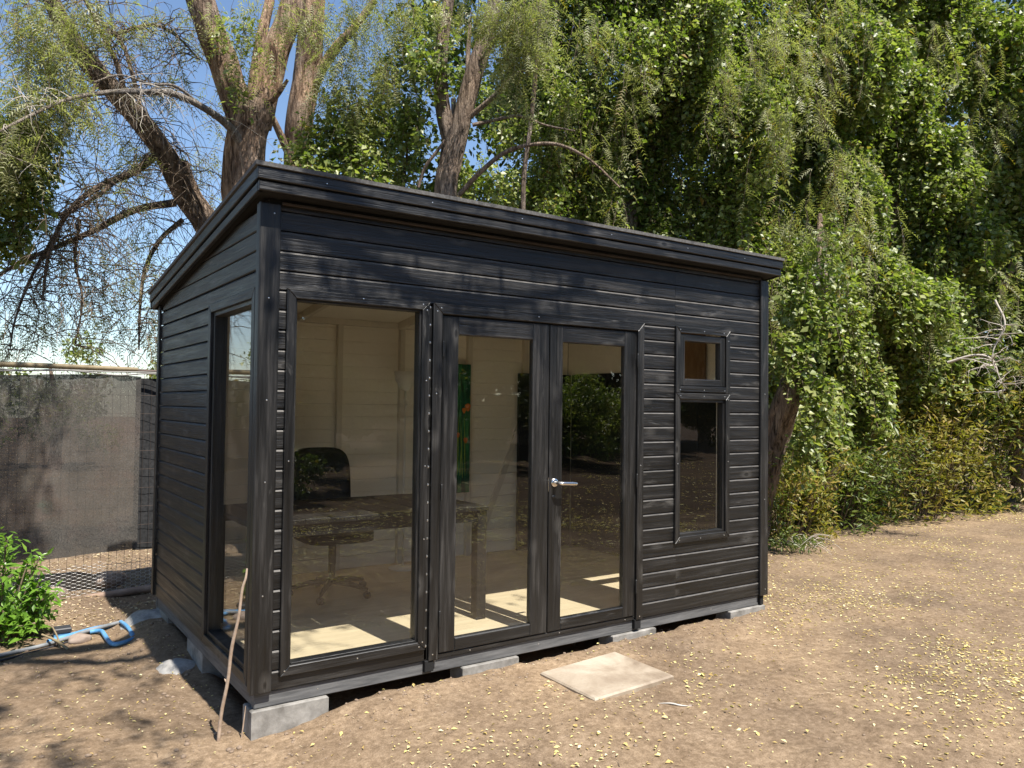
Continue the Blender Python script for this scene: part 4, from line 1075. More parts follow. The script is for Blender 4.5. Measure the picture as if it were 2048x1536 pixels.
for i, (pts, rr) in enumerate([
    ([(3.286, 3.630, 3.815), (3.427, 3.425, 4.043), (3.598, 3.194, 4.238), (3.783, 2.942, 4.295), (4.018, 2.764, 4.289), (4.267, 2.560, 4.123), (4.507, 2.349, 3.821)], [.030, .028, .024, .02, .018, .014, .008]),
    ([(3.448, 3.706, 4.740), (3.588, 3.441, 4.917), (3.692, 3.251, 5.077), (3.804, 3.173, 5.179), (4.048, 2.994, 5.190)], [.035, .03, .022, .018, .010]),
    ([(3.457, 3.643, 4.638), (3.669, 3.507, 4.702), (3.901, 3.349, 4.752), (4.130, 3.183, 4.651), (4.395, 2.975, 4.580)], [.022, .02, .016, .012, .008]),
    ([(2.938, 3.939, 3.908), (3.004, 3.904, 4.137), (3.109, 3.847, 4.311), (3.194, 3.799, 4.457)], [.02, .02, .018, .015]),
    ([(3.467, 3.519, 5.336), (3.550, 3.346, 5.519), (3.630, 3.172, 5.586), (3.794, 2.934, 5.486)], [.02, .016, .012, .008])]):
    acc = Acc(); limb(acc, pts, rr, 8, .1, 6, 50+i); keep(acc.build("branch", M_BARK2, None, True), D)
o = crown(None, "crown", 45, [(2.89, 3.74, 5.26, 0.30, 66), (2.90, 3.96, 4.67, 0.24, 53), (3.70, 4.20, 4.25, 0.31, 53), (4.06, 3.97, 4.13, 0.31, 57), (4.16, 4.14, 4.87, 0.19, 18), (3.64, 4.24, 5.45, 0.19, 18), (3.13, 4.07, 5.85, 0.32, 44), (3.84, 4.11, 5.28, 0.18, 13), (2.83, 4.22, 5.36, 0.31, 57)],
          [(3.26, 2.82, 5.45, 0.28, 55), (3.47, 2.67, 5.50, 0.28, 55), (3.39, 2.73, 5.14, 0.25, 46), (3.62, 2.69, 5.24, 0.20, 35), (3.19, 3.10, 5.59, 0.23, 25), (3.77, 2.82, 5.71, 0.24, 27), (3.42, 2.95, 4.96, 0.17, 14), (3.61, 2.94, 4.74, 0.17, 12), (3.08, 3.52, 5.78, 0.24, 16)], size=.060)
keep(tag(o, kind="stuff"), D)
E_ = tree("sapling", "thin upright grey stem between roof and sky gap right of the forked tree", (4.2, 4.4, -.1))
acc = Acc(); limb(acc, [(4.296, 3.805, -0.098), (4.235, 3.726, 2.741), (4.171, 3.648, 3.846), (4.185, 3.638, 4.319), (4.233, 3.603, 4.794), (4.212, 3.495, 5.288), (4.185, 3.391, 5.830), (4.211, 3.372, 6.533)], [.04, .034, .032, .03, .028, .026, .022, .018], 10, .08, 6, 61)
keep(acc.build("trunk", M_BARK2, None, True), E_)
o = crown(None, "crown", 62, [(4.67, 3.78, 4.32, 0.25, 31), (4.48, 3.67, 5.60, 0.26, 26), (4.55, 3.36, 5.21, 0.25, 35), (4.53, 3.50, 3.81, 0.24, 35)], (), size=.062); keep(tag(o, kind="stuff"), E_)
for i, (pts, lab) in enumerate((([(2.952, 4.157, -0.034), (2.901, 4.183, 3.242), (2.891, 4.189, 3.985), (2.915, 4.176, 4.388), (2.867, 4.201, 4.960)], "thin stem rising behind the roof left of the slender trunk"),)):
    t_ = tree("sapling", lab, (pts[0][0], pts[0][1], -.1)); acc = Acc(); limb(acc, pts, [.022, .02, .018, .016, .012], 8, .05, 6, 70+i); keep(acc.build("trunk", M_BARKP if i else M_BARK2, None, True), t_)

# ------------------------------------------------------------------ right: curtain of hanging foliage carried by four trees
LX = lambda s: 4.55+9.0*s
LY = lambda s: 3.75-3.1*s+.75*ss(.48, .62, s)+.35*np.exp(-(np.asarray(s)/.1)**2)
def curtain(seed, s0, s1, count, size, zlo, zhi, thick=1.1, yel=.03, stepk=1.0, pepn=0, peps=()):
    L = Leaves(); rg = np.random.default_rng(seed)
    if seed == 82:
        for c in ((6.18, 1.18, 2.43, 0.24, 40), (6.39, 1.23, 2.88, 0.29, 44), (6.19, 1.33, 2.66, 0.23, 36), (6.03, 1.22, 2.11, 0.18, 34), (6.22, 1.11, 1.69, 0.23, 44), (6.06, 1.18, 1.17, 0.17, 26), (5.86, 1.28, 2.21, 0.14, 18), (6.70, 1.31, 3.37, 0.36, 40)): ivy(L, rg, clump_pts(rg, c[:4], int(c[4])), rg.uniform(.2, .6, int(c[4])), size, step=.06)
    n = count; s = rg.uniform(s0, s1, n); z = rg.uniform(0, 1, n)
    zb = zlo(s); zt = zhi+.6
    z = zb+(zt-zb)*z**1.05
    nz = fbm(LX(s)*1.3, z*1.25, 0*s, 77, 3)
    bulge = (nz-.45)*2.8
    dep = rg.exponential(.30, n)*thick
    x = LX(s)+rg.normal(0, .1, n); y = LY(s)-bulge*1.0+dep
    keepm = rg.random(n) < ss(.36, .50, fbm(LX(s)*1.6, z*1.1, dep, 91, 2)+.06)
    S0 = np.stack([x, y, z], -1)[keepm]
    Ls = rg.uniform(.15, .75, len(S0))
    Ls = np.minimum(Ls, np.maximum(.12, S0[:, 2]-zb[keepm]+.25))
    ivy(L, rg, S0, Ls, size, drift=.3, step=.062*stepk, yel=yel)
    for c in peps:
        nn = int(c[4]); pepper(L, rg, clump_pts(rg, c[:4], nn), rg.uniform(.2, .6, nn), mats=(3, 4), yel=.15, ll=.055, lw=.014, leaf=.20, step=.09)
    return L
low = lambda s: .95+.55*np.sin(s*9+1)*.5+.9*(fbm(s*9, 0*s, 0*s, 8, 2)-.5)-.35*ss(.25, .5, s)+.3*ss(.6, .8, s)
def low2(s): return np.clip(low(s)-.45*ss(.14, .22, s)*(1-ss(.42, .5, s)), .25, 1.5)+.80*ss(.50, .64, s)
specs = [
    (81, 0.00, .22, 13500, .060, "leafy tree behind the right half of the roof", [(4.56, 2.84, 5.72, 0.28, 10), (4.97, 2.46, 5.30, 0.27, 8), (4.83, 2.87, 4.42, 0.27, 5)]),
    (82, .20, .47, 15500, .065, "tree with a leaning dark trunk just right of the garden office", [(6.19, 1.34, 5.33, 0.28, 16), (6.07, 1.51, 5.69, 0.28, 15), (6.22, 1.12, 4.77, 0.23, 12), (6.10, 1.46, 4.63, 0.27, 13), (6.41, 1.01, 4.09, 0.27, 12), (5.84, 1.80, 5.40, 0.28, 8), (6.63, 1.03, 3.37, 0.27, 8), (6.00, 1.26, 3.59, 0.26, 10), (6.05, 1.36, 2.33, 0.13, 5)]),
    (83, .45, .74, 12500, .075, "tall leafy tree with bright hanging leaves right of centre", [(7.20, 1.26, 3.89, 0.29, 10), (6.67, 1.35, 5.92, 0.35, 11)]),
    (84, .72, 1.16, 13500, .086, "dark leafy tree at the right picture edge", [(8.95, 0.48, 3.05, 0.32, 6)]),
]
TR = []
for sd, s0, s1, cnt, size, lab, peps in specs:
    sm = (s0+s1)/2
    t_ = tree("hanging_tree", lab, (float(LX(sm)), float(LY(sm)), 0.0), GR)
    L = curtain(sd, s0, s1, cnt, size, low2, 7.6, peps=peps, yel=.035)
    rg = np.random.default_rng(sd+500)
    for q in range(int(8*(s1-s0)/.25)):      # pepper sprays mixed into the round leaves
        sq = rg.uniform(s0, s1); zq = rg.uniform(2.2, 7.2); c = (LX(sq), LY(sq)-rg.uniform(.3, 1.1), zq, rg.uniform(.2, .45))
        nn = int(rg.integers(4, 11)); pepper(L, rg, clump_pts(rg, c, nn), rg.uniform(.3, .9, nn), mats=(3, 4), yel=.15, ll=.055, lw=.014, leaf=.22, step=.11)
    if s0 > .6:
        for q in range(5):
            cx_ = LX(rg.uniform(s0, s1)); c = (cx_, rg.uniform(-.9, .8), rg.uniform(8.0, 9.4), .8); ivy(L, rg, clump_pts(rg, c, 42), rg.uniform(.3, .9, 42), .15, step=.085)
    keep(tag(L.build("crown", [M_IVY, M_YEL, M_TWIG, M_PEP, M_YEL]), kind="stuff"), t_)
    TR.append(t_)
def trunk_for(t_, pts, rr, sides=18, bark=.18, seed=1, mtl=None, nm="trunk"):
    acc = Acc(); P_, _ = limb(acc, pts, rr, sides, bark, 8, seed); keep(acc.build(nm, mtl or M_BARK2, None, True), t_); return P_
trunk_for(TR[0], [(6.116, 3.856, -0.066), (6.071, 3.899, 3.589), (6.298, 3.959, 4.997), (6.697, 3.846, 6.444), (6.785, 3.755, 7.840)], [.16, .13, .12, .10, .08], seed=91)
trunk_for(TR[1], [(6.203, 1.989, 0.029), (6.238, 1.781, 0.862), (6.230, 1.625, 1.313), (6.222, 1.466, 1.697), (6.365, 1.437, 2.056), (6.677, 1.514, 2.497), (7.142, 1.718, 3.083), (7.634, 2.062, 3.938)], [.20, .16, .145, .14, .13, .115, .08, .03], 36, .30, 93)
trunk_for(TR[2], [(10.693, 2.810, -0.123), (10.677, 2.839, 1.265), (10.417, 2.889, 3.192), (10.556, 2.645, 5.492), (10.656, 2.461, 7.783)], [.16, .14, .12, .10, .08], seed=96)
trunk_for(TR[3], [(12.710, 1.848, 0.330), (12.556, 1.958, 1.680), (12.209, 2.249, 2.557), (12.017, 2.425, 3.283), (12.304, 2.284, 4.514), (12.603, 2.103, 6.576)], [.16, .13, .12, .12, .10, .08], seed=97)
trunk_for(TR[3], [(12.475, 2.145, 2.001), (12.399, 2.070, 2.798), (12.413, 2.036, 3.358), (12.494, 1.848, 3.902)], [.10, .08, .075, .06], seed=98)
# bare dead twigs hanging in the gap on the right
acc = Acc(); rg = np.random.default_rng(99); PD = catmull([(8.337, 0.848, 2.061), (8.457, 0.596, 2.143), (8.528, 0.438, 2.082), (8.557, 0.372, 1.851)], 6)
V, F = tube_arr(PD, np.linspace(.016, .006, len(PD)), 6); acc.add(V, F)
V, F = tube_arr(catmull([(8.723, 0.493, 2.796), (8.670, 0.364, 2.489), (8.529, 0.438, 2.139), (8.576, 0.328, 1.737)], 6), np.linspace(.014, .005, 19), 6); acc.add(V, F)
PD2 = catmull([(8.723, 0.493, 2.796), (8.670, 0.364, 2.489), (8.529, 0.438, 2.139), (8.576, 0.328, 1.737)], 6); twigs(acc, rg, np.vstack([PD[6:], PD2[6:]]), 30, .42, .007, .25)
keep(tag(acc.build("dead_twigs", M_TWIGP, None), kind="stuff"), TR[3])

# canopy that overhangs the yard above the picture (its shade falls on the right hand trees and the wall)
OV = tree("overhanging_tree", "pepper tree whose upper boughs reach over the garden office from the left", (-5.2, -2.2, -.1))
acc = Acc(); rg = np.random.default_rng(120)
limb(acc, [(-5.2, -2.2, -.3), (-5.1, -2.1, 1.5), (-4.7, -1.9, 3.2), (-3.6, -1.6, 4.6), (-2.2, -1.3, 5.4), (-.6, -1.2, 5.8), (1.0, -1.5, 5.9), (2.2, -1.9, 5.8)], [.3, .25, .22, .16, .12, .09, .06, .03], 14, .15, 6, 121)
P1, _ = limb(acc, [(-2.6, -1.4, 5.2), (-1.8, -.6, 5.6), (-1.0, .3, 5.8), (-.6, 1.2, 5.7)], [.08, .06, .045, .025], 9, .1, 6, 122)
P2, _ = limb(acc, [(-.8, -1.2, 5.75), (.2, -1.8, 5.9), (1.2, -2.0, 5.8), (2.3, -1.8, 5.6)], [.05, .04, .03, .015], 9, .1, 6, 123)
P3, _ = limb(acc, [(-.2, -1.2, 5.8), (.8, -1.0, 5.9), (2.0, -1.2, 6.1), (3.2, -1.6, 6.1)], [.04, .03, .025, .012], 9, .1, 6, 124)
twigs(acc, rg, np.vstack([P1, P2, P3]), 90, .6, .006)
keep(acc.build("trunk", M_BARK2, None, True), OV)
pts = [(-.9, .7, 5.9, .5, 40), (-1.1, .2, 5.8, .45, 16), (-.6, 1.3, 5.8, .4, 12), (.2, -1.8, 5.75, .4, 11), (.7, -2.0, 5.6, .4, 11), (1.3, -1.9, 5.6, .4, 10), (-.4, -1.7, 5.8, .4, 10), (1.8, -1.7, 5.7, .4, 6), (2.3, -1.9, 5.5, .35, 4), (-.9, -2.4, 5.9, .5, 18), (-.5, -3.0, 5.9, .5, 16), (-1.3, -3.3, 5.9, .6, 16), (-1.6, -1.4, 5.9, .5, 10), (2.9, -1.7, 6.0, .4, 3), (.9, -1.3, 6.1, .4, 6), (-3.2, -1.7, 5.2, .8, 16), (-4.3, -1.9, 5.2, .9, 20)]
o = crown(None, "crown", 125, [p[:4]+(p[4]*(1.3 if p[1] > -1.1 or p[0] < -1 else .55),) for p in pts], [p[:4]+(p[4]*(1.6 if p[1] > -1.1 or p[0] < -1 else .8),) for p in pts], size=.05, pep_len=(.3, .7)); keep(tag(o, kind="stuff"), OV)

# ------------------------------------------------------------------ far trees closing the view
def blob_tree(name, label, base, h, rr, n, seed, size=.16, zlo=.6, mtl=None, cat="tree", group=None, trunk=True, flat=.85):
    t_ = empty(name, base, label, cat, group)
    if trunk:
        acc = Acc(); limb(acc, [(base[0], base[1], base[2]-.3), (base[0]+.1, base[1], base[2]+h*.35), (base[0]-.1, base[1], base[2]+h*.75)], [rr*.07+.03, rr*.055+.02, rr*.02], 8, .1, 4, seed)
        keep(acc.build("trunk", M_BARK2, None, True), t_)
    rg = np.random.default_rng(seed); L = Leaves()
    nc = max(8, int(n/260)); cc = unit(rg.normal(0, 1, (nc, 3)))*(rg.random((nc, 1))**.5)
    C0 = np.array([base[0], base[1], base[2]+(h+zlo)/2])+cc*np.array([rr, rr*flat, (h-zlo)/2])
    k = rg.integers(0, nc, n); d = unit(rg.normal(0, 1, (n, 3)))*(rg.random((n, 1))**.45)*(rr*.32)
    P_ = C0[k]+d*np.array([1, 1, .8]); P_[:, 2] = np.maximum(P_[:, 2], base[2]+.02)
    D_ = unit(rg.normal(0, 1, (n, 3))+np.array([0, 0, -.3])); Nn = unit(rg.normal(0, .6, (n, 3))+np.array([0, -.2, .8]))
    l = size*rg.uniform(.6, 1.3, n); L.rhomb(P_, D_, Nn, l, l*.6, np.where(rg.random(n) < .06, 1, 0))
    keep(tag(L.build("crown" if cat == "tree" else "foliage", [mtl or M_FAR, M_YEL]), kind="stuff"), t_)
    return t_
FG = "dark trees far behind the fence"
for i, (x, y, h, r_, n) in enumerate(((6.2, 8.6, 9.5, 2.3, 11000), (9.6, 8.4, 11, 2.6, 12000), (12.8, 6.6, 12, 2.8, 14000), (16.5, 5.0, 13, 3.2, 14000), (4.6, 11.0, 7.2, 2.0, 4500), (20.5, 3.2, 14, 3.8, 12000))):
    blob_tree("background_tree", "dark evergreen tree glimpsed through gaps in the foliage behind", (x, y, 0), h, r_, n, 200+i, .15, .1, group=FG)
for i, (x, y, h, r_, n) in enumerate(((-1.6, 16, 3.2, 1.8, 3000), (.6, 17.5, 3.0, 1.6, 2600), (3.4, 14, 2.9, 1.8, 3000), (-5.5, 17, 4.0, 2.4, 3000))):
    blob_tree("far_shrub", "low far shrub glimpsed just above the left fence", (x, y, 0), h, r_, n, 220+i, .12, .1, M_IVY, "shrub", "far shrubs beyond the left fence")

# ------------------------------------------------------------------ shrubs along the right edge
def narrow_shrub(label, c, n_st, h, spread, n_leaf, seed, mtl, mtl2, ll=.09, yel=.3, name="shrub"):
    t_ = empty(name, (c[0], c[1], float(G(c[0], c[1]))), label, "shrub"); rg = np.random.default_rng(seed); L = Leaves(); acc = Acc()
    z0 = float(G(c[0], c[1]))
    for i in range(n_st):
        a = rg.uniform(0, 2*np.pi); r_ = spread*rg.random()**.5; b = np.array([c[0]+.45*r_*math.cos(a), c[1]+.45*r_*math.sin(a), z0])
        hh_ = h*rg.uniform(.45, 1.05); tip = b+np.array([r_*.75*math.cos(a), r_*.75*math.sin(a), hh_])
        mid = (b+tip)/2+np.array([0, 0, hh_*.15])
        P_ = catmull([b, mid, tip, tip+np.array([.1*math.cos(a), .1*math.sin(a), -.03])], 4); V, F = tube_arr(P_, np.linspace(.007, .002, len(P_)), 3); acc.add(V, F)
        m = int(n_leaf/n_st); q = rg.uniform(.12, 1, m)**.8; j = (q*(len(P_)-1)).astype(int); Q = P_[j]+rg.normal(0, .055, (m, 3)); Q[:, 2] = np.maximum(Q[:, 2], z0+.01)
        h2 = m//2; aa = rg.uniform(0, 2*np.pi, h2); ee = rg.random(h2)**1.1; rr_ = spread*(.95*np.sqrt(1-ee**2)+.12)*rg.uniform(.75, 1.05, h2)*(1+.25*np.sin(aa*3+seed))
        Q[:h2] = np.stack([c[0]+rr_*np.cos(aa), c[1]+rr_*np.sin(aa)*.85, z0+.02+h*.88*ee*rg.uniform(.85, 1.1, h2)], -1)
        D_ = unit(np.stack([rg.normal(0, 1, m), rg.normal(0, 1, m), rg.normal(.25, .6, m)], -1)); Nn = unit(rg.normal(0, .5, (m, 3))+np.array([0, -.3, .8]))
        l = ll*rg.uniform(.6, 1.25, m); L.rhomb(Q, D_, Nn, l, l*.26, np.where(rg.random(m) < yel, 1, 0))
    keep(tag(acc.build("stems", M_TWIG), kind="stuff"), t_)
    keep(tag(L.build("foliage", [mtl, mtl2]), kind="stuff"), t_)
    return t_
M_SHR = leaf_mat("shrub_leaf", (.05, .08, .018), (.10, .14, .028), (.18, .20, .045), .4, .35, 2)
narrow_shrub("dark green shrub against the right end of the garden office", (6.25, 2.25, 0), 60, .95, .60, 3600, 301, M_SHR, M_YEL, .09, .05)
narrow_shrub("low yellowish shrub with reddish shoots at the soil edge", (7.0, 2.2, 0), 80, 1.0, .7, 4200, 302, M_GOLD, M_YEL, .09, .5)
narrow_shrub("green shrub with long pale leaves in the middle of the hedge", (8.2, 2.35, 0), 80, 1.35, .75, 4600, 303, M_SHR, M_YEL, .11, .12)
narrow_shrub("low feathery green shrub between the pale and the golden shrub", (9.1, 2.5, 0), 70, 1.3, .8, 4200, 304, M_SHR, M_YEL, .10, .2)
narrow_shrub("bright golden green rounded shrub on the right", (10.3, 2.35, 0), 90, 1.75, 1.05, 6200, 305, M_GOLD, M_YEL, .11, .25)
narrow_shrub("wide olive yellow shrub at the right picture edge", (12.2, 2.5, 0), 100, 2.2, 1.3, 7200, 306, M_GOLD, M_SHR, .14, .45)
narrow_shrub("tall orange tinged shrub behind the golden shrub", (11.3, 2.9, 0), 90, 2.35, 1.1, 6000, 307, M_SHR, M_YEL, .13, .55)
narrow_shrub("green shrub behind the low yellowish shrub", (7.6, 3.05, 0), 70, 1.6, .8, 3600, 308, M_SHR, M_YEL, .10, .15)
narrow_shrub("last olive shrub seen past the picture edge", (14.4, 2.2, 0), 90, 2.2, 1.2, 4200, 309, M_SHR, M_YEL, .14, .3)

# bright glossy bush by the fence: the large leaves one by one, the inner ones together
bush = empty("bush", (-.93, 2.52, -.12), "bright glossy green bush at the left edge beside the fence", "bush")
bm_ = []
for q in range(3):
    w = (.30, .34, .27)[q]; V = []; F = []
    prof = [(0, .0), (.12, .35), (.32, .85), (.52, 1.0), (.75, .72), (.92, .28), (1.0, 0)]
    for t, k in prof:
        bend = -.22*t*t*(1+.4*q)
        for s in (-1, 0, 1): V.append((s*w*.5*k, t, bend+(.10*k*w*2 if s else 0)))
    for i in range(len(prof)-1):
        for s in (0, 1): a = i*3+s; F.append((a, a+1, a+4, a+3))
    me = bpy.data.meshes.new("leaf"); me.from_pydata(V, [], F); me.materials.append(M_BUSH); me.update(); me.polygons.foreach_set("use_smooth", [True]*len(F)); bm_.append(me)
rg = np.random.default_rng(400); acc = Acc(); tips = []
for i in range(62):
    a = rg.uniform(0, 2*np.pi); r_ = .36*rg.random()**.5; b = np.array([-.97+.12*math.cos(a), 2.52+.12*math.sin(a), -.17]); hh_ = rg.uniform(.16, .84)*(1-.45*(r_/.36)**2)
    tip = np.array([-.97+r_*math.cos(a), 2.52+r_*math.sin(a), -.10+hh_]); P_ = catmull([b, (b+tip)/2+np.array([0, 0, .06]), tip], 4)
    V, F = tube_arr(P_, np.linspace(.008, .004, len(P_)), 4); acc.add(V, F); tips.append((P_, tip))
keep(tag(acc.build("stems", M_TWIG), kind="stuff"), bush)
tips.sort(key=lambda q: -q[1][0]+.6*(q[1][1]-2.5)-.35*q[1][2])
cnt = 0; Lb = Leaves()
for ti, (P_, tip) in enumerate(tips):
    for j in range(13):
        az = j*2.4+ti; el = rg.uniform(-.25, .75)-(j > 8)*.35; d = np.array([math.cos(az)*math.cos(el), math.sin(az)*math.cos(el), math.sin(el)]); p = tip-np.array([0, 0, .012*j]) if j < 9 else P_[int(rg.integers(3, len(P_)))]
        l = float(rg.uniform(.062, .105))*(1 if j > 2 else .7)
        if cnt < 290:
            y_ = Vector(d); zc_ = Vector((rg.normal(0, .25), rg.normal(-.2, .25), 1)); x_ = y_.cross(zc_).normalized(); z_ = x_.cross(y_)
            o = bpy.data.objects.new("leaf", bm_[cnt % 3]); COL.objects.link(o); o.parent = bush
            Mx = Matrix(((x_.x*l, y_.x*l, z_.x*l, p[0]+.93), (x_.y*l, y_.y*l, z_.y*l, p[1]-2.52), (x_.z*l, y_.z*l, z_.z*l, p[2]+.12), (0, 0, 0, 1)))
            o.matrix_local = Mx; cnt += 1
        else:
            Lb.rhomb(np.array([p]), np.array([d]), np.array([[0, -.2, 1.0]]), l, l*.32)
    m = 26; Q = P_[rg.integers(2, len(P_), m)]+rg.normal(0, .035, (m, 3)); Lb.rhomb(Q, rg.normal(0, 1, (m, 3))+np.array([0, 0, .2]), rg.normal(0, .4, (m, 3))+np.array([0, -.3, 1]), rg.uniform(.05, .09, m), .026)
if Lb.n: keep(tag(Lb.build("inner_leaves", [M_BUSH]), kind="stuff"), bush)

# cut twigs and weeds on the soil right of the office
tp = empty("cut_branch", (6.25, 1.40, 0), "small heap of cut green twigs on the soil right of the office", "branch")
acc = Acc(); rg = np.random.default_rng(410); L = Leaves()
for i in range(26):
    a = rg.uniform(0, 2*np.pi); p = np.array([6.25+rg.normal(0, .16), 1.40+rg.normal(0, .10), .02]); d = np.array([math.cos(a), math.sin(a), rg.uniform(-.1, .5)])
    l = rg.uniform(.12, .35); P_ = catmull([p, p+d*l*.5+np.array([0, 0, .05]), p+d*l+np.array([0, 0, -.02])], 4); V, F = tube_arr(P_, np.linspace(.004, .002, len(P_)), 4); acc.add(V, F)
n = 420; Q = np.stack([6.22+rg.normal(0, .17, n), 1.38+rg.normal(0, .10, n), .015+np.abs(rg.normal(0, .05, n))], -1)
L.rhomb(Q, unit(rg.normal(0, 1, (n, 3))), unit(rg.normal(0, .4, (n, 3))+np.array([0, 0, 1])), rg.uniform(.04, .08, n), .016)
keep(tag(acc.build("twigs", M_TWIGP), kind="stuff"), tp); keep(tag(L.build("foliage", [M_SHR]), kind="stuff"), tp)

# ------------------------------------------------------------------ what stands behind the camera (mirrored in the glass)
HG = "dark shrubs of the hedge across the yard behind the camera"
hl = [(-4.5, -7.6), (-2.4, -7.9), (-.4, -8.2), (1.5, -8.6), (3.4, -9.0), (5.4, -9.7), (7.3, -10.6), (9.2, -11.5), (11.2, -12.5), (13.2, -13.3), (15.4, -14.0), (17.8, -14.4), (20.4, -14.3)]
for i, (x, y) in enumerate(hl):
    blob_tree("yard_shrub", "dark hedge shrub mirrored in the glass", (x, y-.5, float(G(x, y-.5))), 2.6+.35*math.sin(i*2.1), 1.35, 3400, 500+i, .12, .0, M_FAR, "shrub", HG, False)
for i, (x, y, h, r_, n, sz, lab, mt) in enumerate((
    (2.8, -7.9, 1.15, .85, 2600, .08, "rounded green bush across the yard, mirrored in the tall window", M_SHR),
    (11.6, -11.3, 2.3, 1.35, 5200, .10, "bright green shrub before the dark hedge, mirrored in the doors", M_IVY),
    (14.6, -12.9, 2.0, 1.2, 3000, .10, "green shrub before the far end of the dark hedge", M_SHR))):
    blob_tree("yard_bush", lab, (x, y, float(G(x, y))), h, r_, n, 560+i, sz, .1, mt, "shrub", trunk=False)
YG = "dark trees in a row beyond the yard behind the camera"
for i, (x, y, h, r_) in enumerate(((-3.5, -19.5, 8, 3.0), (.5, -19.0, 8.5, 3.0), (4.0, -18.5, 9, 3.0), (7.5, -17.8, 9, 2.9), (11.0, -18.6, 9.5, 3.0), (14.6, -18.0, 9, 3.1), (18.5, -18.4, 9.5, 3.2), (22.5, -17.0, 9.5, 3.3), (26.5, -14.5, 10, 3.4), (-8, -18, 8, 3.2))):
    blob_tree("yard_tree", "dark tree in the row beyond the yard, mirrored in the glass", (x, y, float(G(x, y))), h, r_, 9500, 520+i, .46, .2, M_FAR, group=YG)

# ------------------------------------------------------------------ litter, pebbles, twigs
rg = np.random.default_rng(600)
def scatter(n, xr, yr, dens, excl=True):
    x = rg.uniform(*xr, n); y = rg.uniform(*yr, n); k = rg.random(n) < dens(x, y)
    if excl: k &= ~((x > .02) & (x < 3.86) & (y > .0) & (y < 2.42)) & ~((x > 1.60) & (x < 2.25) & (y > -.67) & (y < -.1))
    return x[k], y[k]
def litter(x, y, lo, hi, wr, m, L, lift=.004, tilt=.25):
    n = len(x); a = rg.uniform(0, 2*np.pi, n); D_ = np.stack([np.cos(a), np.sin(a), rg.normal(0, tilt*.5, n)], -1)
    Nn = unit(np.stack([rg.normal(0, tilt, n), rg.normal(0, tilt, n), np.ones(n)], -1)); l = rg.uniform(lo, hi, n)
    L.rhomb(np.stack([x, y, G(x, y)+lift+rg.random(n)*.004], -1), D_, Nn, l, l*wr, m, .2)
dn = lambda x, y: ss(.33, .75, fbm(x*1.3, y*1.3, 0*x, 44, 4))*.60+.14
near = lambda x, y: dn(x, y)*(.45+.55*ss(.2, 2.2, x))
L = Leaves()
x, y = scatter(26000, (-1.6, 5.0), (-2.9, 2.6), near); litter(x, y, .010, .026, .42, 0, L)
x, y = scatter(34000, (3.2, 13.5), (-3.0, 2.7), lambda x, y: dn(x, y)*.9); litter(x, y, .016, .036, .40, 0, L)
x, y = scatter(2200, (-1.2, 4.6), (-2.6, .0), near); litter(x, y, .022, .036, .5, 0, L, .006, .5)
x, y = scatter(6500, (-1.6, 6.5), (-2.9, 3.0), lambda x, y: dn(x+9, y)); litter(x, y, .008, .034, .13, 1, L, .003)
x, y = scatter(9000, (-2.2, .6), (2.5, 6.5), lambda x, y: dn(x+3, y)+.2); litter(x, y, .015, .04, .4, 1, L, .004, .4)
x, y = scatter(20000, (-2.5, 16), (-13, -3.4), dn, False); litter(x, y, .03, .07, .5, 0, L)
x, y = scatter(9000, (-1.5, 7), (-6.5, -2.6), lambda x, y: dn(x, y)*1.6, False); litter(x, y, .026, .055, .5, 0, L)
x, y = scatter(5000, (3.9, 14), (2.2, 6.5), dn, False); litter(x, y, .02, .05, .4, 1, L)
tag(L.build("fallen_leaves", [M_LIT, M_LIT2]), "scattered small yellow leaves and straw on the soil", "leaf litter", kind="stuff")
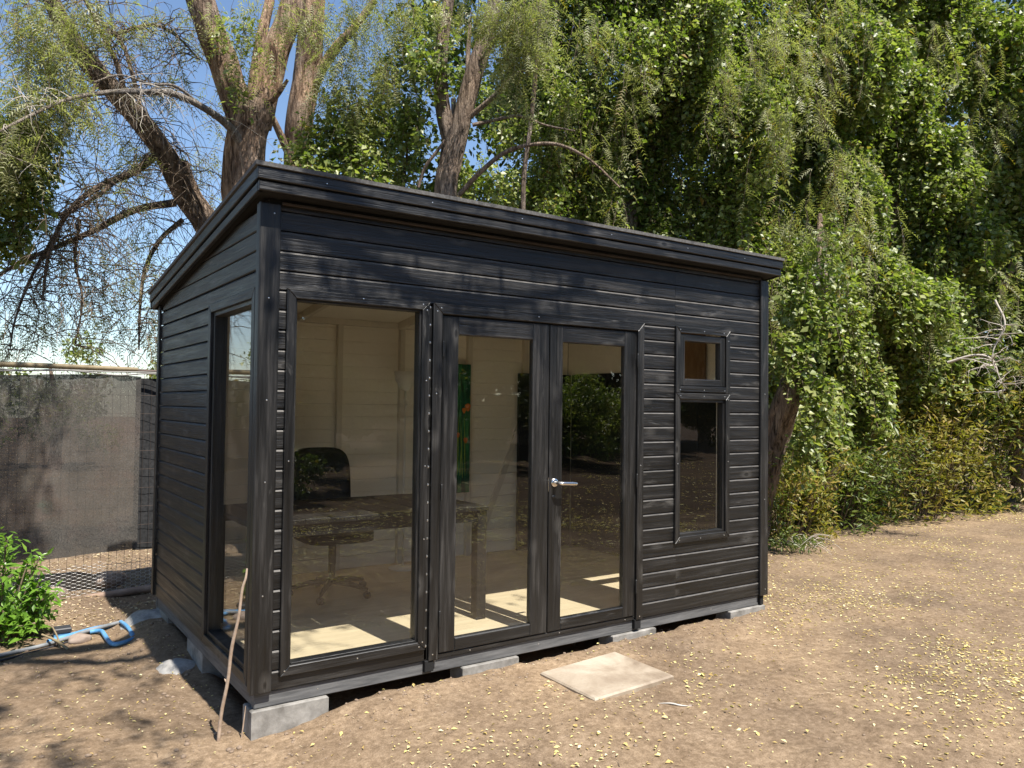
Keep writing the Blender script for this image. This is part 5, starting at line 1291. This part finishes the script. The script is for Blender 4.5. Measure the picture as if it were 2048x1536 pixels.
# pebbles and crumbs
import bmesh
def pebbles(n, xr, yr, rr, dens, excl=True):
    x, y = scatter(n, xr, yr, dens, excl); m = len(x)
    t = (1+5**.5)/2; IV_ = unit(np.array([(-1, t, 0), (1, t, 0), (-1, -t, 0), (1, -t, 0), (0, -1, t), (0, 1, t), (0, -1, -t), (0, 1, -t), (t, 0, -1), (t, 0, 1), (-t, 0, -1), (-t, 0, 1)], float))
    IF = np.array([(0, 11, 5), (0, 5, 1), (0, 1, 7), (0, 7, 10), (0, 10, 11), (1, 5, 9), (5, 11, 4), (11, 10, 2), (10, 7, 6), (7, 1, 8), (3, 9, 4), (3, 4, 2), (3, 2, 6), (3, 6, 8), (3, 8, 9), (4, 9, 5), (2, 4, 11), (6, 2, 10), (8, 6, 7), (9, 8, 1)])
    r_ = rr[0]+(rr[1]-rr[0])*rg.random(m)**3
    V = IV_[None]*(1+rg.uniform(-.28, .28, (m, 12, 1)))*r_[:, None, None]*np.array([1.1, 1, .65])+np.stack([x, y, G(x, y)+r_*.2], -1)[:, None]
    return V.reshape(-1, 3), (IF[None]+np.arange(m)[:, None, None]*12).reshape(-1, 3)
acc = Acc()
edge = lambda x, y: ss(.45, .0, np.abs(y+.08))*ss(-.2, .2, x)*.9+.08
V, F = pebbles(4600, (-1.4, 4.4), (-1.6, .0), (.002, .011), edge); acc.add(V, F)
V, F = pebbles(2800, (-1.3, .03), (-1.2, 3.6), (.002, .015), lambda x, y: .25+.75*ss(1.6, 2.8, y)+.5*ss(.25, .0, np.abs(x+.12))); acc.add(V, F)
V, F = pebbles(1500, (.05, 3.8), (.05, 2.3), (.004, .02), lambda x, y: .9*ss(.5, 0, y)+.1, False); acc.add(V, F)
V, F = pebbles(1800, (-1.4, 6), (-3, 0), (.002, .008), lambda x, y: .6+0*x); acc.add(V, F)
tag(acc.build("pebbles", [M_PEB], None, False), "loose crumbs of soil and small stones around the shed foot", "gravel", kind="stuff")
acc = Acc(); x, y = scatter(520, (-1.4, 7), (-3, 2.4), dn)
for i in range(len(x)):
    a = rg.uniform(0, 2*np.pi); l = rg.uniform(.02, .10); z = float(G(x[i], y[i]))+.004
    P_ = np.array([(x[i], y[i], z), (x[i]+.5*l*math.cos(a), y[i]+.5*l*math.sin(a), z+.004), (x[i]+l*math.cos(a+.3), y[i]+l*math.sin(a+.3), z)]); V, F = tube_arr(P_, [.0016, .0014, .0008], 3); acc.add(V, F)
tag(acc.build("fallen_twigs", [M_TWIG], None), "tiny dry twigs scattered over the soil", "twigs", kind="stuff")
